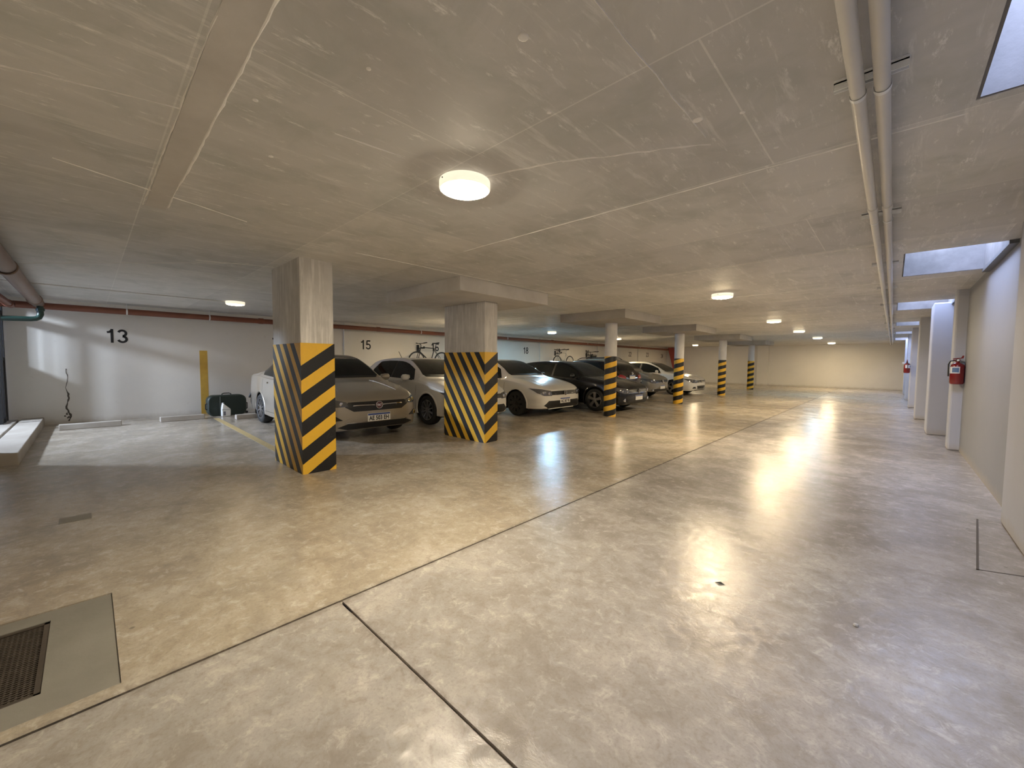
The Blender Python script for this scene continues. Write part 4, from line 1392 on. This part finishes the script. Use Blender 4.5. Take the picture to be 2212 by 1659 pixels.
        if trim:
            for ax in (fa, ra):
                m = MB()
                v, f = [], []
                for k in range(21):
                    a = -0.3 + (PI + 0.6) * k / 20
                    for q in (Rw - 0.01, Rw + 0.05):
                        v.append((ax + q * math.cos(a), s * (wmax + 0.004), max(0.2, 0.315 + q * math.sin(a))))
                for k in range(20):
                    f.append((2 * k, 2 * k + 2, 2 * k + 3, 2 * k + 1))
                m.add(v, f)
                m.build('arch_trim', MAT['black_plastic'], t)
        if rails:
            MB().tube([(xs(1.95), s * 0.56, hs - 0.05), (xs(2.1), s * 0.565, hs + 0.03), (xs(3.2), s * 0.555, hs + 0.015), (xs(3.4), s * 0.55, hs - 0.06)], 0.014, 8).build('roof_rail', MAT['black_plastic'], t, smooth='auto')
    if antenna:
        MB().tube([(xs(3.15), 0, hs - 0.03), (xs(3.32), 0, hs + 0.16)], 0.006, 6).build('antenna', MAT['black_plastic'], t)
    # bonnet crease lines, hood gap
    for s in (1, -1):
        conform(bvh, [(xs(0.30), s * 0.50), (xs(1.0), s * 0.36), (xs(1.0), s * 0.385), (xs(0.30), s * 0.53)][::s], 'top', 'bonnet_crease', paint, t, 0.006, 0.12, 0.004)
    if rear:
        plate_part(t, -Ls / 2 - 0.02, 0, 0.84, plate, '-x')
        conform(bvh, [(-0.70, 0.26), (0.70, 0.26), (0.74, 0.42), (-0.74, 0.42)], 'back', 'rear_bumper_trim', MAT['black_plastic'], t, 0.01, 0.07)
        emblem_ring(t, -Ls / 2 - 0.005, 0.96, 0.05, MAT['black_plastic'], 'vw', -1)
    # ---------------- front ends
    nose = Ls / 2
    dz = (H(0.1) - 0.705)
    if front == 'split':        # bronze sedan: hexagon grille with a bar, wide bumper intake
        conform(bvh, [(-0.42, 0.50), (0.42, 0.50), (0.55, 0.575), (0.50, 0.645), (-0.50, 0.645), (-0.55, 0.575)], 'front', 'grille', MAT['black_plastic'], t, 0.006, 0.05)
        for s in (1, -1):
            conform(bvh, [(s * 0.07, 0.578), (s * 0.43, 0.586), (s * 0.43, 0.598), (s * 0.07, 0.590)][::s], 'front', 'grille_bar', MAT['chrome'], t, 0.014, 0.06)
            conform(bvh, [(s * 0.50, 0.585), (s * 0.70, 0.575), (s * 0.795, 0.62), (s * 0.815, 0.715), (s * 0.70, 0.70), (s * 0.52, 0.645)][::s], 'front', 'headlight', MAT['lamp_glass'], t, 0.008, 0.04)
            for yy, zz in ((0.60, 0.625), (0.69, 0.64)):
                hit = bvh.ray_cast(Vector((6, s * yy, zz)), Vector((-1, 0, 0)))[0]
                MB().lathe([(0.030, -0.02), (0.030, 0.010), (0.018, 0.013)], 'x', 16, (hit.x, s * yy, zz)).build('headlight_bulb', MAT['lamp_lens'], t, smooth='auto')
            conform(bvh, [(s * 0.58, 0.37), (s * 0.74, 0.36), (s * 0.765, 0.45), (s * 0.70, 0.455)][::s], 'front', 'fog_recess', MAT['black_plastic'], t, 0.006, 0.04)
            hit = bvh.ray_cast(Vector((6, s * 0.715, 0.41)), Vector((-1, 0, 0)))[0]
            MB().lathe([(0.035, -0.02), (0.035, 0.012), (0.02, 0.015)], 'x', 16, (hit.x, s * 0.715, 0.41)).build('fog_lamp', MAT['lamp_lens'], t, smooth='auto')
        conform(bvh, [(-0.50, 0.215), (0.50, 0.215), (0.66, 0.26), (0.50, 0.315), (-0.50, 0.315), (-0.66, 0.26)], 'front', 'lower_intake', MAT['black_plastic'], t, 0.006, 0.05)
        conform(bvh, [(-0.56, 0.316), (0.56, 0.316), (0.50, 0.330), (-0.50, 0.330)], 'front', 'intake_trim', MAT['chrome'], t, 0.010, 0.06)
        emblem_ring(t, nose + 0.035, 0.585, 0.062, MAT['red_badge'], 'word')
        plate_part(t, nose + 0.03, 0, 0.39, plate)
    elif front in ('wide', 'flat', 'dark'):
        lo, hi_ = 0.535 + dz, 0.645 + dz
        conform(bvh, [(-0.52, lo + 0.01), (0.52, lo + 0.01), (0.54, hi_ - 0.01), (-0.54, hi_ - 0.01)], 'front', 'grille', MAT['black_plastic'], t, 0.006, 0.05)
        for s in (1, -1):
            conform(bvh, [(s * 0.49, lo - 0.005), (s * 0.70, lo), (s * 0.79, lo + 0.06), (s * 0.825, hi_ + 0.055), (s * 0.72, hi_ + 0.04), (s * 0.50, hi_)][::s], 'front', 'headlight', MAT['lamp_glass'], t, 0.008, 0.04)
            for yy, zz in ((0.57, lo + 0.05), (0.70, lo + 0.07)):
                hit = bvh.ray_cast(Vector((6, s * yy, zz)), Vector((-1, 0, 0)))[0]
                MB().lathe([(0.034, -0.02), (0.034, 0.010), (0.02, 0.013)], 'x', 16, (hit.x, s * yy, zz)).build('headlight_bulb', MAT['lamp_lens'], t, smooth='auto')
        if front == 'wide':
            conform(bvh, [(-0.58, 0.225), (0.58, 0.225), (0.70, 0.29), (0.58, 0.40), (-0.58, 0.40), (-0.70, 0.29)], 'front', 'lower_intake', MAT['black_plastic'], t, 0.006, 0.05)
            conform(bvh, [(-0.50, 0.205), (0.50, 0.205), (0.46, 0.185 + 0.03), (-0.46, 0.215)][::-1], 'front', 'bumper_lip', MAT['plate_white'], t, 0.016, 0.06)
        elif front == 'flat':
            conform(bvh, [(-0.36, 0.27), (0.36, 0.27), (0.46, 0.40), (-0.46, 0.40)], 'front', 'lower_intake', MAT['black_plastic'], t, 0.006, 0.05)
            for s in (1, -1):
                conform(bvh, [(s * 0.50, 0.29), (s * 0.72, 0.29), (s * 0.68, 0.36), (s * 0.58, 0.37)][::s], 'front', 'fog_recess', MAT['black_plastic'], t, 0.006, 0.04)
            conform(bvh, [(-0.58, 0.215), (0.58, 0.215), (0.62, 0.240), (-0.62, 0.240)], 'front', 'bumper_slot', MAT['black_plastic'], t, 0.006, 0.06)
            conform(bvh, [(-0.50, lo + 0.028), (0.50, lo + 0.028), (0.50, lo + 0.040), (-0.50, lo + 0.040)], 'front', 'grille_bar', MAT['chrome'], t, 0.012, 0.06)
        else:
            conform(bvh, [(-0.50, 0.22), (0.50, 0.22), (0.60, 0.36), (-0.60, 0.36)], 'front', 'lower_intake', MAT['black_plastic'], t, 0.006, 0.05)
            for s in (1, -1):
                hit = bvh.ray_cast(Vector((6, s * 0.66, 0.33)), Vector((-1, 0, 0)))[0]
                MB().lathe([(0.045, -0.02), (0.045, 0.012), (0.03, 0.015)], 'x', 16, (hit.x, s * 0.66, 0.33)).build('fog_lamp', MAT['lamp_lens'], t, smooth='auto')
            conform(bvh, [(-0.52, lo + 0.006), (0.52, lo + 0.006), (0.52, lo + 0.018), (-0.52, lo + 0.018)], 'front', 'grille_bar', MAT['chrome'], t, 0.012, 0.06)
        emblem_ring(t, nose + 0.033, lo + 0.055, 0.062, MAT['black_plastic'], 'vw')
        if not rear and plate is not None:
            plate_part(t, nose + 0.03, 0, 0.40 + dz * 0.5, plate)
    return t

def paint(name, base, metal=0.0, rough=0.32, coat=1.0):
    return plain(name, base, rough, metal, coat=coat)
P_BRONZE = paint('bronze_silver_paint', (0.34, 0.30, 0.245), 0.3, 0.36)
P_WHITE = paint('white_car_paint', (0.72, 0.70, 0.66))
P_BLACK = paint('black_car_paint', (0.004, 0.004, 0.006), 0.0, 0.2, 0.35)
P_MAROON = paint('dark_maroon_paint', (0.012, 0.006, 0.007), 0.0, 0.2, 0.35)
P_GREY = paint('grey_beige_paint', (0.24, 0.22, 0.185), 0.25, 0.34)

make_car('bronze silver sedan parked between the two square columns', SEDAN, -6.15, 3.28, 0, P_BRONZE, 'split', 'multi', 'AE 503 EH', sedan=True)
make_car('white hatchback with tinted glass parked beside the bronze sedan', scale_tab(HATCH, 1.0, 0.985), -6.10, 5.62, 0, P_WHITE, 'wide', 'multi', '', antenna=True)
make_car('white hatchback with black wheel covers parked beyond the second square column', scale_tab(HATCH, 1.0, 0.98), -5.80, 7.98, 0, P_WHITE, 'wide', 'cover', 'AG 367 RI', mirror_mat=MAT['black_plastic'], antenna=True)
make_car('glossy black hatchback with five spoke silver wheels', scale_tab(HATCH, 1.01, 0.955, 1.05), -4.98, 10.22, 0, P_BLACK, 'dark', 'five', '')
make_car('dark maroon hatchback parked nose in, red tail lamp showing', scale_tab(HATCH, 0.99, 0.99), -6.30, 12.45, PI, P_MAROON, 'dark', 'dark', '', rear=True)
make_car('grey beige compact car with roof rails parked beside the maroon hatchback', scale_tab(SUV, 0.99, 0.98), -6.25, 14.75, 0, P_GREY, 'dark', 'dark', '', trim=True, rails=True)
make_car('white sedan with slim chrome grille, last in the row', scale_tab(SEDAN, 1.0, 0.965, 1.02), -5.76, 17.45, 0, P_WHITE, 'flat', 'five', None, sedan=True)
